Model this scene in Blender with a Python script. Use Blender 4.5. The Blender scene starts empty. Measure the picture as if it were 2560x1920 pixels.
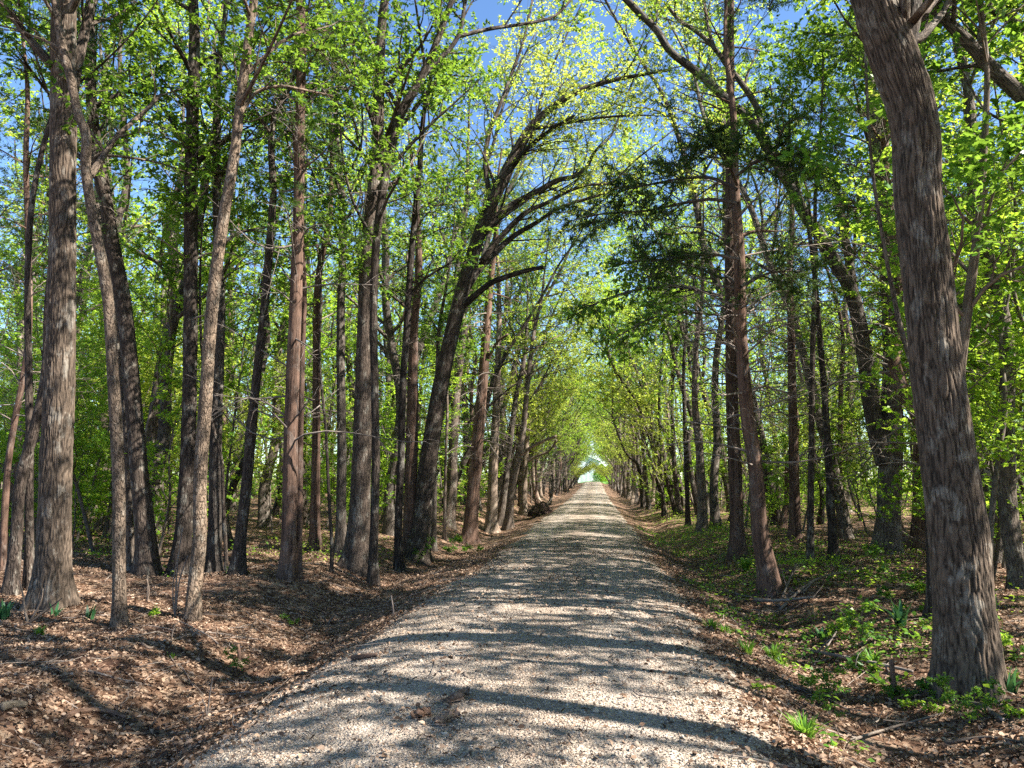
import bpy, math, numpy as np
R_ = math.radians
rng = np.random.default_rng(11)
S = bpy.context.scene
COL = S.collection

# ------------------------------------------------------------------ helpers
def nrm(v):
    return v / np.maximum(np.linalg.norm(v, axis=-1, keepdims=True), 1e-9)

def _h(i, j, s):
    n = (i.astype(np.int64) * 374761393 + j.astype(np.int64) * 668265263 + s * 974711) & 0x7fffffff
    n = ((n ^ (n >> 13)) * 1274126177) & 0x7fffffff
    return ((n ^ (n >> 16)) & 0xffff) / 65535.0

def vn(x, y, s=0):
    x = np.asarray(x, float); y = np.asarray(y, float)
    i = np.floor(x); j = np.floor(y); u = x - i; v = y - j
    u = u * u * (3 - 2 * u); v = v * v * (3 - 2 * v)
    a = _h(i, j, s); b = _h(i + 1, j, s); c = _h(i, j + 1, s); d = _h(i + 1, j + 1, s)
    return (a + (b - a) * u) * (1 - v) + (c + (d - c) * u) * v

def fbm(x, y, s=0, o=4):
    t = 0; a = .5
    for k in range(o):
        t = t + a * vn(np.asarray(x) * 2 ** k, np.asarray(y) * 2 ** k, s + k); a *= .5
    return t

def sstep(x, a, b):
    t = np.clip((np.asarray(x, float) - a) / (b - a), 0, 1)
    return t * t * (3 - 2 * t)

def mesh(name, parts, mats, smooth=False):
    """parts: (verts (n,3), [faces (m,k), ...], material index, {attr: array})"""
    V = []; L = []; ST = []; MI = []; off = 0; lo = 0; AT = {}
    tot = sum(len(p[0]) for p in parts)
    for v, fs, mi, at in parts:
        V.append(np.asarray(v, np.float32))
        if not isinstance(fs, list): fs = [fs]
        for f in fs:
            f = np.asarray(f, np.int64)
            if len(f) == 0: continue
            L.append((f + off).ravel()); k = f.shape[1]
            ST.append(lo + np.arange(len(f)) * k); lo += f.size
            MI.append(np.full(len(f), mi, np.int32))
        for a, val in at.items():
            val = np.asarray(val, np.float32)
            if a not in AT: AT[a] = np.zeros((tot,) + val.shape[1:], np.float32)
            AT[a][off:off + len(v)] = val
        off += len(v)
    me = bpy.data.meshes.new(name)
    V = np.concatenate(V); L = np.concatenate(L).astype(np.int32); ST = np.concatenate(ST).astype(np.int32)
    me.vertices.add(len(V)); me.vertices.foreach_set('co', V.ravel())
    me.loops.add(len(L)); me.loops.foreach_set('vertex_index', L)
    me.polygons.add(len(ST)); me.polygons.foreach_set('loop_start', ST)
    for m in mats: me.materials.append(m)
    me.polygons.foreach_set('material_index', np.concatenate(MI))
    me.update(calc_edges=True)
    for a, val in AT.items():
        if val.ndim == 1:
            at = me.attributes.new(a, 'FLOAT', 'POINT'); at.data.foreach_set('value', val)
        else:
            at = me.attributes.new(a, 'FLOAT_VECTOR', 'POINT'); at.data.foreach_set('vector', val.ravel())
    if smooth: me.polygons.foreach_set('use_smooth', np.ones(len(ST), bool))
    return me

def link(name, me, parent=None, loc=(0, 0, 0)):
    o = bpy.data.objects.new(name, me); COL.objects.link(o)
    o.location = loc
    if parent is not None: o.parent = parent
    return o

def tag(o, label=None, cat=None, group=None, kind=None):
    if label: o['label'] = label
    if cat: o['category'] = cat
    if group: o['group'] = group
    if kind: o['kind'] = kind
    return o

def thing(name, loc, label, cat, group=None, rz=0, sc=1):
    o = bpy.data.objects.new(name, None); COL.objects.link(o)
    o.location = loc; o.rotation_euler = (0, 0, rz); o.scale = (sc,) * 3
    o.empty_display_size = .2
    return tag(o, label, cat, group)

def dup(root, loc, rz, sc, label, cat, group):
    r = root.copy(); COL.objects.link(r)
    r.location = loc; r.rotation_euler = (0, 0, rz); r.scale = (sc[0], sc[0], sc[1])
    tag(r, label, cat, group)
    for ch in root.children:
        c = ch.copy(); COL.objects.link(c); c.parent = r
    return r

# ------------------------------------------------------------------ materials
class NT:
    def __init__(s, name):
        s.m = bpy.data.materials.new(name); s.m.use_nodes = True
        s.t = s.m.node_tree; s.t.nodes.clear()
        s.out = s.t.nodes.new('ShaderNodeOutputMaterial')
    def n(s, typ, ins=None, **kw):
        nd = s.t.nodes.new('ShaderNode' + typ)
        for k, v in kw.items(): setattr(nd, k, v)
        for k, v in (ins or {}).items():
            sk = nd.inputs[k]
            if isinstance(v, bpy.types.NodeSocket): s.t.links.new(v, sk)
            else: sk.default_value = v
        return nd
    def ramp(s, fac, stops, interp='LINEAR'):
        nd = s.n('ValToRGB', {'Fac': fac}); r = nd.color_ramp; r.interpolation = interp
        while len(r.elements) < len(stops): r.elements.new(.5)
        for e, (p, c) in zip(r.elements, stops):
            e.position = p; e.color = tuple(c) + (1,) if len(c) == 3 else c
        return nd.outputs['Color']
    def mix(s, f, a, b, bt='MIX'):
        nd = s.n('Mix', data_type='RGBA', blend_type=bt)
        for sk, v in ((nd.inputs[0], f), (nd.inputs[6], a), (nd.inputs[7], b)):
            if isinstance(v, bpy.types.NodeSocket): s.t.links.new(v, sk)
            else: sk.default_value = (tuple(v) + (1,)) if isinstance(v, tuple) and len(v) == 3 else v
        return nd.outputs[2]
    def math(s, op, a, b=0.5):
        return s.n('Math', {0: a, 1: b}, operation=op).outputs[0]
    def attr(s, name, vec=False):
        nd = s.n('Attribute', attribute_name=name)
        return nd.outputs['Vector' if vec else 'Fac']
    def vscale(s, v, sc):
        return s.n('VectorMath', {0: v, 1: sc}, operation='MULTIPLY').outputs[0]
    def done(s, shader): s.t.links.new(shader, s.out.inputs['Surface']); return s.m

def g3(v): return (v, v, v)

def bark_mat(name, light, dark, cs=(26, 26, 5), lichen=.25, strength=.9, kind='ridge', patch=(.40, .39, .33)):
    t = NT(name)
    co = t.attr('bark', True)
    wn = t.n('TexNoise', {'Vector': co, 'Scale': 7.0, 'Detail': 3.0})
    cv = t.n('VectorMath', {0: co, 1: t.vscale(wn.outputs['Color'], (.05, .05, .05))}, operation='ADD').outputs[0]
    sv = t.vscale(cv, cs)
    if kind == 'ridge':
        rn = t.n('TexNoise', {'Vector': t.vscale(sv, (.55, .55, .5)), 'Scale': 1.0, 'Detail': 2.5, 'Roughness': .55}).outputs['Fac']
        v1 = t.math('ABSOLUTE', t.math('SUBTRACT', rn, .5), 0)
        n1 = t.n('TexNoise', {'Vector': t.vscale(cv, (cs[0] * 1.6, cs[1] * 1.6, cs[2] * 1.8)), 'Scale': 1.0, 'Detail': 6.0, 'Roughness': .65}).outputs['Fac']
        v1 = t.n('MapRange', {'Value': v1, 'From Min': 0.0, 'From Max': .085}).outputs[0]
        hgt = t.math('ADD', t.math('MULTIPLY', v1, .5), t.math('MULTIPLY', n1, .66))
    elif kind == 'geo':
        n1 = t.n('TexNoise', {'Vector': t.vscale(cv, (90, 90, 26)), 'Scale': 1.0, 'Detail': 5.0, 'Roughness': .7}).outputs['Fac']
        hgt = t.math('ADD', t.math('MULTIPLY', t.attr('ridge'), .5), t.math('MULTIPLY', n1, .5))
    else:
        n1 = t.n('TexNoise', {'Vector': sv, 'Scale': 1.0, 'Detail': 7.0, 'Roughness': .7}).outputs['Fac']
        n2 = t.n('TexNoise', {'Vector': t.vscale(cv, (cs[0] * .35, cs[1] * .35, cs[2] * .5)), 'Scale': 1.0, 'Detail': 2.0}).outputs['Fac']
        hgt = t.math('ADD', t.math('MULTIPLY', n1, .8), t.math('MULTIPLY', n2, .35))
    lo, mi_, hi = (.42, .56, .70) if kind == 'string' else (.22, .5, .78)
    c = t.ramp(hgt, [(lo, dark), (mi_, tuple(.55 * a + .45 * b for a, b in zip(light, dark))), (hi, light)])
    big = t.n('TexNoise', {'Vector': co, 'Scale': 2.3, 'Detail': 5.0, 'Roughness': .6}).outputs['Fac']
    c = t.mix(t.n('MapRange', {'Value': big, 'From Min': .3, 'From Max': .7}).outputs[0], t.mix(.45, c, (.03, .026, .022)), c)
    lp = t.n('TexNoise', {'Vector': t.vscale(co, (1, 1, .6)), 'Scale': 6.0, 'Detail': 6.0, 'Roughness': .7}).outputs['Fac']
    lp = t.n('MapRange', {'Value': lp, 'From Min': .54, 'From Max': .61}).outputs[0]
    c = t.mix(t.math('MULTIPLY', t.math('MULTIPLY', lp, hgt), lichen), c, patch)
    oi = t.n('ObjectInfo').outputs['Random']
    c = t.mix(1.0, c, t.ramp(oi, [(0, (.72, .70, .70)), (1, (1.15, 1.08, 1.02))]), 'MULTIPLY')
    bp = t.n('Bump', {'Height': hgt, 'Strength': strength, 'Distance': .03}).outputs[0]
    return t.done(t.n('BsdfPrincipled', {'Base Color': c, 'Roughness': .9, 'Specular IOR Level': .15, 'Normal': bp}).outputs[0])

def leaf_mat(name, stops, trans=(.30, .46, .04), tf=.42, rough=.42, spec=.35):
    t = NT(name)
    tint = t.attr('tint')
    oi = t.n('ObjectInfo').outputs['Random']
    f = t.math('ADD', t.math('MULTIPLY', tint, .75), t.math('MULTIPLY', oi, .25))
    c = t.ramp(f, stops)
    tc = t.mix(1.0, t.ramp(f, [(0, g3(.55)), (1, g3(1.15))]), trans, 'MULTIPLY')
    a = t.n('BsdfPrincipled', {'Base Color': c, 'Roughness': rough, 'Specular IOR Level': spec}).outputs[0]
    b = t.n('BsdfTranslucent', {'Color': tc}).outputs[0]
    return t.done(t.n('MixShader', {0: tf, 1: a, 2: b}).outputs[0])

M = {}
M['oak'] = bark_mat('oak_bark', (.17, .133, .105), (.014, .011, .009), (56, 56, 6.5), .6)
M['oakbig'] = bark_mat('ridged_oak_bark', (.19, .145, .106), (.010, .008, .006), (50, 50, 7), .75, .6, 'geo', (.33, .31, .26))
M['grey'] = bark_mat('grey_bark', (.155, .13, .106), (.02, .016, .013), (40, 40, 8), .6, .7)
M['dark'] = bark_mat('dark_bark', (.09, .071, .058), (.010, .008, .006), (34, 34, 7), .5)
M['scaly'] = bark_mat('scaly_bark', (.25, .19, .138), (.024, .017, .012), (42, 42, 17), .35)
M['cedar'] = bark_mat('cedar_bark', (.235, .15, .11), (.017, .009, .007), (32, 32, 1.5), .35, 1.0, 'string', (.36, .33, .30))
M['pale'] = bark_mat('pale_bark', (.32, .255, .20), (.06, .042, .03), (36, 36, 4), .4, .6, 'string')
M['twig'] = bark_mat('twig_bark', (.21, .18, .15), (.05, .04, .032), (60, 60, 14), .3, .4, 'string')
M['deadtwig'] = bark_mat('dead_twig_bark', (.36, .31, .27), (.10, .08, .065), (60, 60, 14), .3, .4, 'string')
M['wood'] = bark_mat('fresh_wood', (.62, .42, .22), (.30, .16, .07), (70, 70, 4), .0, .8, 'string')
M['oldwood'] = bark_mat('weathered_wood', (.46, .38, .27), (.16, .11, .07), (70, 70, 4), .2, .8, 'string')
M['palebark'] = bark_mat('pale_inner_bark', (.46, .33, .25), (.16, .09, .06), (50, 50, 6), .1, .6, 'string')
M['barkslab'] = bark_mat('loose_bark', (.34, .215, .15), (.06, .032, .02), (50, 50, 6), .1, .8, 'string')
M['leaf'] = leaf_mat('spring_leaf', [(0, (.028, .09, .014)), (.45, (.065, .17, .02)), (.8, (.12, .25, .025)), (1, (.2, .31, .04))], (.30, .47, .04), .42)
M['leafb'] = leaf_mat('bright_leaf', [(0, (.05, .15, .016)), (.5, (.125, .27, .024)), (1, (.24, .36, .045))], (.60, .82, .07), .5)
M['leafy'] = leaf_mat('yellow_green_leaf', [(0, (.09, .15, .022)), (.5, (.20, .28, .04)), (1, (.34, .38, .09))], (.72, .80, .11), .5)
M['oakleaf'] = leaf_mat('oak_leaf', [(0, (.025, .09, .015)), (.6, (.06, .19, .02)), (1, (.16, .30, .035))], (.32, .52, .05), .42, .36)
M['needle'] = leaf_mat('cedar_needle', [(0, (.018, .045, .015)), (.6, (.045, .092, .026)), (1, (.09, .135, .035))], (.16, .26, .04), .28, .6, .2)
M['deadleaf'] = leaf_mat('withered_leaf', [(0, (.02, .014, .01)), (1, (.09, .05, .03))], (.12, .06, .02), .15, .8, .1)
M['grassb'] = leaf_mat('grass_blade', [(0, (.04, .12, .015)), (1, (.14, .28, .03))], (.30, .50, .05), .4)
M['iris'] = leaf_mat('blue_green_blade', [(0, (.02, .07, .03)), (1, (.06, .17, .06))], (.12, .30, .08), .3)
M['litter'] = leaf_mat('dry_leaf', [(0, (.028, .018, .013)), (.35, (.12, .073, .047)), (.6, (.31, .205, .135)), (.85, (.46, .33, .23)), (1, (.37, .285, .21))], (.22, .11, .06), .18, .7, .2)

def ground_mat():
    t = NT('forest_floor')
    co = t.n('NewGeometry').outputs['Position']
    wn = t.n('TexNoise', {'Vector': co, 'Scale': 9.0, 'Detail': 3.0}).outputs['Color']
    cv = t.n('VectorMath', {0: co, 1: t.vscale(wn, (.08, .08, .08))}, operation='ADD').outputs[0]
    v = t.n('TexVoronoi', {'Vector': t.vscale(cv, (1, 1, .5)), 'Scale': 17.0})
    cell = t.n('SeparateColor', {0: v.outputs['Color']}).outputs[0]
    c = t.ramp(cell, [(0, (.05, .027, .017)), (.3, (.12, .067, .041)), (.65, (.25, .15, .095)), (1, (.39, .275, .185))])
    n2 = t.n('TexNoise', {'Vector': co, 'Scale': 60.0, 'Detail': 5.0, 'Roughness': .7}).outputs['Fac']
    c = t.mix(1.0, c, t.ramp(n2, [(.25, g3(.35)), (.75, g3(1.3))]), 'MULTIPLY')
    soil = t.n('TexNoise', {'Vector': co, 'Scale': .9, 'Detail': 5.0, 'Roughness': .65}).outputs['Fac']
    sf = t.n('MapRange', {'Value': soil, 'From Min': .52, 'From Max': .66}).outputs[0]
    soilc = t.mix(n2, (.07, .035, .025), (.17, .095, .07))
    c = t.mix(t.math('MULTIPLY', sf, .75), c, soilc)
    y = t.n('SeparateXYZ', {0: co}).outputs[1]
    gf = t.n('MapRange', {'Value': y, 'From Min': 158.0, 'From Max': 166.0}).outputs[0]
    c = t.mix(gf, c, t.mix(n2, (.06, .14, .02), (.14, .24, .05)))
    b1 = t.n('Bump', {'Height': t.math('ADD', v.outputs['Distance'], t.math('MULTIPLY', n2, .7)), 'Strength': .9, 'Distance': .035}).outputs[0]
    return t.done(t.n('BsdfPrincipled', {'Base Color': c, 'Roughness': .95, 'Specular IOR Level': .1, 'Normal': b1}).outputs[0])
M['ground'] = ground_mat()

def road_mat():
    t = NT('road_gravel')
    co = t.n('NewGeometry').outputs['Position']
    v = t.n('TexVoronoi', {'Vector': co, 'Scale': 38.0}); v2 = t.n('TexVoronoi', {'Vector': co, 'Scale': 95.0})
    cell = t.n('SeparateColor', {0: v.outputs['Color']}).outputs[0]
    c = t.ramp(cell, [(0, (.20, .158, .122)), (.5, (.385, .308, .236)), (.88, (.49, .41, .33)), (1, (.28, .17, .11))])
    n2 = t.n('TexNoise', {'Vector': co, 'Scale': 45.0, 'Detail': 5.0, 'Roughness': .7}).outputs['Fac']
    c = t.mix(1.0, c, t.ramp(n2, [(.25, g3(.5)), (.75, g3(1.25))]), 'MULTIPLY')
    big = t.n('TexNoise', {'Vector': t.vscale(co, (1.6, .45, 1)), 'Scale': 1.2, 'Detail': 6.0, 'Roughness': .65}).outputs['Fac']
    bf = t.n('MapRange', {'Value': big, 'From Min': .5, 'From Max': .68}).outputs[0]
    c = t.mix(t.math('MULTIPLY', bf, .55), c, t.mix(n2, (.11, .075, .055), (.28, .20, .15)))
    xx = t.math('ABSOLUTE', t.math('ADD', t.n('SeparateXYZ', {0: co}).outputs[0], .15), 0)
    tr = t.n('MapRange', {'Value': t.math('ABSOLUTE', t.math('SUBTRACT', xx, .82), 0), 'From Min': .38, 'From Max': .05}).outputs[0]
    c = t.mix(t.math('MULTIPLY', t.math('MULTIPLY', tr, big), .75), c, t.mix(n2, (.30, .25, .205), (.50, .43, .365)))
    cr_ = t.n('MapRange', {'Value': xx, 'From Min': .4, 'From Max': .05}).outputs[0]
    c = t.mix(t.math('MULTIPLY', t.math('MULTIPLY', cr_, big), .6), c, t.mix(n2, (.12, .08, .055), (.30, .22, .16)))
    hh = t.math('ADD', t.math('MULTIPLY', v.outputs['Distance'], -1.0), t.math('MULTIPLY', v2.outputs['Distance'], -.5))
    b1 = t.n('Bump', {'Height': hh, 'Strength': .9, 'Distance': .025}).outputs[0]
    return t.done(t.n('BsdfPrincipled', {'Base Color': c, 'Roughness': .9, 'Specular IOR Level': .2, 'Normal': b1}).outputs[0])
M['road'] = road_mat()

def stone_mat():
    t = NT('gravel_stone')
    c = t.ramp(t.attr('tint'), [(0, (.16, .125, .098)), (.5, (.345, .272, .207)), (.85, (.49, .41, .325)), (1, (.28, .17, .11))])
    n2 = t.n('TexNoise', {'Vector': t.n('NewGeometry').outputs['Position'], 'Scale': 90.0, 'Detail': 4.0}).outputs['Fac']
    c = t.mix(1.0, c, t.ramp(n2, [(.3, g3(.7)), (.7, g3(1.2))]), 'MULTIPLY')
    return t.done(t.n('BsdfPrincipled', {'Base Color': c, 'Roughness': .85, 'Specular IOR Level': .25}).outputs[0])
M['stone'] = stone_mat()

def plain(name, col, rough=.6, metal=0):
    t = NT(name)
    n2 = t.n('TexNoise', {'Vector': t.n('NewGeometry').outputs['Position'], 'Scale': 1.4, 'Detail': 5.0}).outputs['Fac']
    c = t.mix(1.0, col, t.ramp(n2, [(.3, g3(.86)), (.7, g3(1.0))]), 'MULTIPLY')
    return t.done(t.n('BsdfPrincipled', {'Base Color': c, 'Roughness': rough, 'Metallic': metal}).outputs[0])
M['whitemetal'] = plain('white_painted_metal', (.78, .80, .82), .45)
M['roofmetal'] = plain('grey_roof_metal', (.45, .47, .5), .4)
M['darkdoor'] = plain('dark_door', (.06, .07, .08), .5)

# ------------------------------------------------------------------ camera and terrain
F = 1661.0; CX, CY = 1106.0, 829.5             # focal length and centre, in photo units (2212 wide)
PITCH = math.atan(205.5 / F); YAW = math.atan(179 / F * math.cos(PITCH))
CAM = np.array([.42, 0, 1.66])
f_ = np.array([-math.sin(YAW) * math.cos(PITCH), math.cos(YAW) * math.cos(PITCH), math.sin(PITCH)])
r_ = np.array([math.cos(YAW), math.sin(YAW), 0.0]); u_ = np.cross(r_, f_)

def gz(x, y):
    x = np.asarray(x, float); y = np.asarray(y, float)
    z = .06 * np.clip(1 - (x / 1.8) ** 2, -.6, 1)
    far = sstep(y, 22, 60)
    z = z - (.40 - .12 * far) * np.exp(-((x + 3.35 + .5 * (vn(y * .25, 3, 5) - .5)) / .95) ** 2)
    z = z - .28 * np.exp(-((x - 2.75 - .3 * (vn(y * .3, 9, 6) - .5)) / .75) ** 2)
    off = sstep(np.abs(x), 1.9, 3.2)
    z = z + off * (.55 * (fbm(x * .28, y * .28, 21) - .47) + .16 * (fbm(x * 1.1, y * 1.1, 31) - .47) + .05 * (fbm(x * 4, y * 4, 41, 3) - .44))
    z = z + sstep(y, 60, 190) * 1.1
    z = z + sstep(-x, 3.6, 5.6) * (.05 + .75 * far) + sstep(x, 3.3, 6.5) * (.14 + .30 * far)
    return z

def ray(px, py): return f_ + r_ * ((px - CX) / F) + u_ * ((CY - py) / F)
def P(px, py, D): return CAM + ray(px, py) * D
def hit(px, py):
    d = ray(px, py); D = np.concatenate([np.arange(2.5, 40, .02), np.arange(40, 200, .2)])
    p = CAM + d * D[:, None]
    k = np.argmax(p[:, 2] < gz(p[:, 0], p[:, 1]))
    return D[k], p[k]

cam = bpy.data.cameras.new('camera'); co = bpy.data.objects.new('camera', cam); COL.objects.link(co)
co.location = CAM; co.rotation_euler = (math.pi / 2 + PITCH, 0, YAW)
cam.sensor_fit = 'HORIZONTAL'; cam.sensor_width = 36; cam.lens = 36 * F / 2212; cam.clip_end = 2000; cam.clip_start = .05
S.camera = co

# ground sheet
def spaced(*segs): return np.unique(np.concatenate([np.linspace(*s) for s in segs]).round(4))
gx = spaced((-900, -120, 14), (-120, -30, 46), (-30, -12, 61), (-12, 10, 221), (10, 30, 81), (30, 120, 46), (120, 900, 14))
gy = spaced((-300, -25, 12), (-25, 2, 55), (2, 15, 145), (15, 40, 126), (40, 100, 121), (100, 200, 81), (200, 1500, 20))
X, Y = np.meshgrid(gx, gy); Z = gz(X, Y)
def gridf(nr, nc):
    i = np.arange(nr * nc).reshape(nr, nc)
    return np.stack([i[:-1, :-1], i[:-1, 1:], i[1:, 1:], i[1:, :-1]], -1).reshape(-1, 4)
tag(link('ground', mesh('ground', [(np.stack([X, Y, Z], -1).reshape(-1, 3), gridf(*X.shape), 0, {})], [M['ground']], True)), kind='structure')
def redge(x, y):
    n = 1 - sstep(y, 6, 15)
    return np.abs(x + .05 + .34 * n) - .24 * n + .55 * (fbm(x * .9, y * .9, 51) - .47) + .35 * (fbm(x * 4, y * 4, 61) - .47)
rx = np.linspace(-3.1, 2.3, 109); ry = spaced((-24, 2, 50), (2, 15, 261), (15, 40, 251), (40, 168, 257))
X, Y = np.meshgrid(rx, ry)
edge = redge(X, Y)
Zr = gz(X, Y) + .036 - .10 * sstep(edge, 1.4, 2.1) + .02 * (fbm(X * 2, Y * 2, 71) - .47)
tag(link('road', mesh('road', [(np.stack([X, Y, Zr], -1).reshape(-1, 3), gridf(*X.shape), 0, {})], [M['road']], True)), kind='structure')
def rz_(x, y):
    e = redge(x, y)
    return gz(x, y) + .036 - .10 * sstep(e, 1.4, 2.1) + .02 * (fbm(x * 2, y * 2, 71) - .47), e
def floor_z(x, y):
    a, e = rz_(x, y); g = gz(x, y)
    return np.where((x < 2.3) & (x > -3.1), np.maximum(a, g), g)

# ------------------------------------------------------------------ tubes, branches and leaves
def tubes(P_, Rr, s, flare=0, lump=0, cap=False, ridge=0):
    P_ = np.asarray(P_, float); Rr = np.asarray(Rr, float)
    n, k, _ = P_.shape
    T = nrm(np.gradient(P_, axis=1)); d = nrm(P_[:, -1] - P_[:, 0])
    ref = np.where(np.abs(d[:, 2:3]) > .75, np.array([[1., .13, 0]]), np.array([[.07, .03, 1.]]))
    U = nrm(np.cross(T, ref[:, None])); W = np.cross(T, U)
    a = np.linspace(0, 2 * np.pi, s, endpoint=False)
    seg = np.linalg.norm(np.diff(P_, axis=1), axis=2)
    cl = np.concatenate([np.zeros((n, 1)), np.cumsum(seg, 1)], 1)
    RR = np.repeat(Rr[:, :, None], s, 2)
    off = rng.uniform(0, 50, (n, 1, 1))
    if lump:
        aa = a[None, None]; 
        RR = RR * (1 + lump * 2 * (fbm(np.cos(aa) * 1.5 + off + 9, cl[:, :, None] * 1.7 + np.sin(aa) * 1.5, 81, 3) - .44))
    if flare:
        lob = 1 + .45 * np.cos(a * 3 + rng.uniform(0, 6)) + .3 * np.cos(a * 5 + rng.uniform(0, 6))
        RR = RR * (1 + 1.1 * flare * np.exp(-cl[:, :, None] / .26) * np.clip(lob, .25, 2)[None, None])
    global RIDGE
    RIDGE = None
    if ridge:
        rm = Rr[:, :Rr.shape[1] // 3].mean()
        w_ = .5 * vn(a[None, None] * rm * 16 + cl[:, :, None] * .6, cl[:, :, None] * 5, 7)
        q = np.abs(fbm(a[None, None] * rm * 46 + w_ * 2.6, cl[:, :, None] * 6.5 + w_, 3, 2) * 1.34 - .5)
        RIDGE = np.clip(q * 5.0, 0, 1) ** .8 * (.7 + .6 * vn(a[None, None] * rm * 75, cl[:, :, None] * 26, 17))
        RR = RR + ridge * (RIDGE - .6)
    ca, sa = np.cos(a), np.sin(a)
    V = P_[:, :, None] + RR[..., None] * (ca[None, None, :, None] * U[:, :, None] + sa[None, None, :, None] * W[:, :, None])
    bk = np.stack([ca[None, None] * RR + off, sa[None, None] * RR + off * .7, np.repeat(cl[:, :, None], s, 2)], -1)
    i = np.arange(n * k * s).reshape(n, k, s); j = np.roll(i, -1, 2)
    fs = [np.stack([i[:, :-1], j[:, :-1], j[:, 1:], i[:, 1:]], -1).reshape(-1, 4)]
    if cap: fs.append(i[:, -1]); fs.append(i[:, 0, ::-1])
    return V.reshape(-1, 3), fs, bk.reshape(-1, 3)

def tpart(P_, Rr, s, mi=0, **k):
    v, f, b = tubes(P_, Rr, s, **k)
    at = {'bark': b}
    if RIDGE is not None: at['ridge'] = RIDGE.ravel()
    return (v, f, mi, at)

def catmull(pts, w, k):
    pts = np.asarray(pts, float); w = np.asarray(w, float)
    q = np.concatenate([pts, w[:, None]], 1)
    d = np.concatenate([[0], np.cumsum(np.linalg.norm(np.diff(pts, axis=0), axis=1))])
    u = np.linspace(0, d[-1], k); i = np.clip(np.searchsorted(d, u) - 1, 0, len(d) - 2)
    t = ((u - d[i]) / (d[i + 1] - d[i]))[:, None]
    m = np.gradient(q, d, axis=0); h = (d[i + 1] - d[i])[:, None]
    h00 = 2 * t ** 3 - 3 * t ** 2 + 1; h10 = t ** 3 - 2 * t ** 2 + t; h01 = -2 * t ** 3 + 3 * t ** 2; h11 = t ** 3 - t ** 2
    o = h00 * q[i] + h10 * h * m[i] + h01 * q[i + 1] + h11 * h * m[i + 1]
    return o[:, :3], np.maximum(o[:, 3], .004)

def grow(Pp, Rp, m, t0, t1, Lr, ang, up=.15, droop=0., k=6, wob=.08, rf=.6, end=.25, flat=0., rmax=1.):
    """m children on each parent polyline"""
    n, kp, _ = Pp.shape
    t = np.sort(rng.uniform(t0, t1, (n, m)), 1)
    f = t * (kp - 1); i = np.clip(f.astype(int), 0, kp - 2); fr = (f - i)[..., None]
    ar = np.arange(n)[:, None]
    pos = Pp[ar, i] * (1 - fr) + Pp[ar, i + 1] * fr
    rad = (Rp[ar, i] * (1 - fr[..., 0]) + Rp[ar, i + 1] * fr[..., 0])
    tan = nrm(Pp[ar, i + 1] - Pp[ar, i])
    az = (np.arange(m)[None] * 2.4 + rng.uniform(0, 6.28, (n, 1)) + rng.normal(0, .4, (n, m)))[..., None]
    ref = np.where(np.abs(tan[..., 2:3]) > .8, np.array([1., 0, 0]), np.array([0, 0, 1.]))
    a = nrm(np.cross(tan, ref)); b = np.cross(tan, a)
    perp = np.cos(az) * a + np.sin(az) * b * (1 - flat)
    A = (ang + rng.normal(0, .15, (n, m)))[..., None]
    d = nrm(tan * np.cos(A) + nrm(perp) * np.sin(A) + np.array([0, 0, up]))
    Lp = np.linalg.norm(np.diff(Pp, axis=1), axis=2).sum(1)[:, None]
    L = (rng.uniform(Lr[0], Lr[1], (n, m)) if Lr[1] > 0 else -rng.uniform(-Lr[0], -Lr[1], (n, m)) * 0)
    L = L * (1.1 - .5 * t)
    u = np.linspace(0, 1, k)[None, None, :, None]
    side = nrm(np.cross(d, np.array([0, 0, 1.]) + rng.normal(0, .3, d.shape)))
    ph = rng.uniform(0, 6.28, (n, m, 1, 1)); fq = rng.uniform(3, 6, (n, m, 1, 1))
    am = rng.normal(0, wob, (n, m, 1, 1)); am2 = rng.normal(0, wob, (n, m, 1, 1))
    q = pos[:, :, None] + L[..., None, None] * (d[:, :, None] * u + side[:, :, None] * (np.sin(u * fq + ph) - np.sin(ph)) * am
        + np.array([0, 0, 1.]) * ((np.sin(u * fq * 1.1 + ph * 2) - np.sin(ph * 2)) * am2 * .7 - droop * u ** 2))
    r0 = np.minimum(rad * rf, L * .03).clip(.0025, rmax)
    r = r0[..., None] * (1 - (1 - end) * np.linspace(0, 1, k)[None, None])
    return q.reshape(n * m, k, 3), r.reshape(n * m, k)

DIA = (np.array([0, .45, 1, .45]), np.array([0, .5, 0, -.5]))
LOB = (np.array([0, .22, .30, .50, .58, .80, 1, .80, .58, .50, .30, .22]), np.array([0, .16, .38, .17, .5, .30, 0, -.30, -.5, -.17, -.38, -.16]))

def leaf_geo(c, ax, nn, l, w, shape=DIA, fold=.18, tint=None, curl=0.):
    n = len(c); ax = nrm(ax); b = nrm(np.cross(nn, ax)); nn = np.cross(ax, b)
    sx, sy = shape; k = len(sx)
    V = c[:, None] + ax[:, None] * (sx[None, :, None] * l[:, None, None]) + b[:, None] * (sy[None, :, None] * w[:, None, None]) \
        + nn[:, None] * ((np.abs(sy)[None, :, None] * fold * 2 * w[:, None, None]) - curl * sx[None, :, None] ** 2 * l[:, None, None])
    if tint is None: tint = rng.uniform(0, 1, n)
    return V.reshape(-1, 3), np.arange(n * k).reshape(n, k), np.repeat(tint, k)

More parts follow.
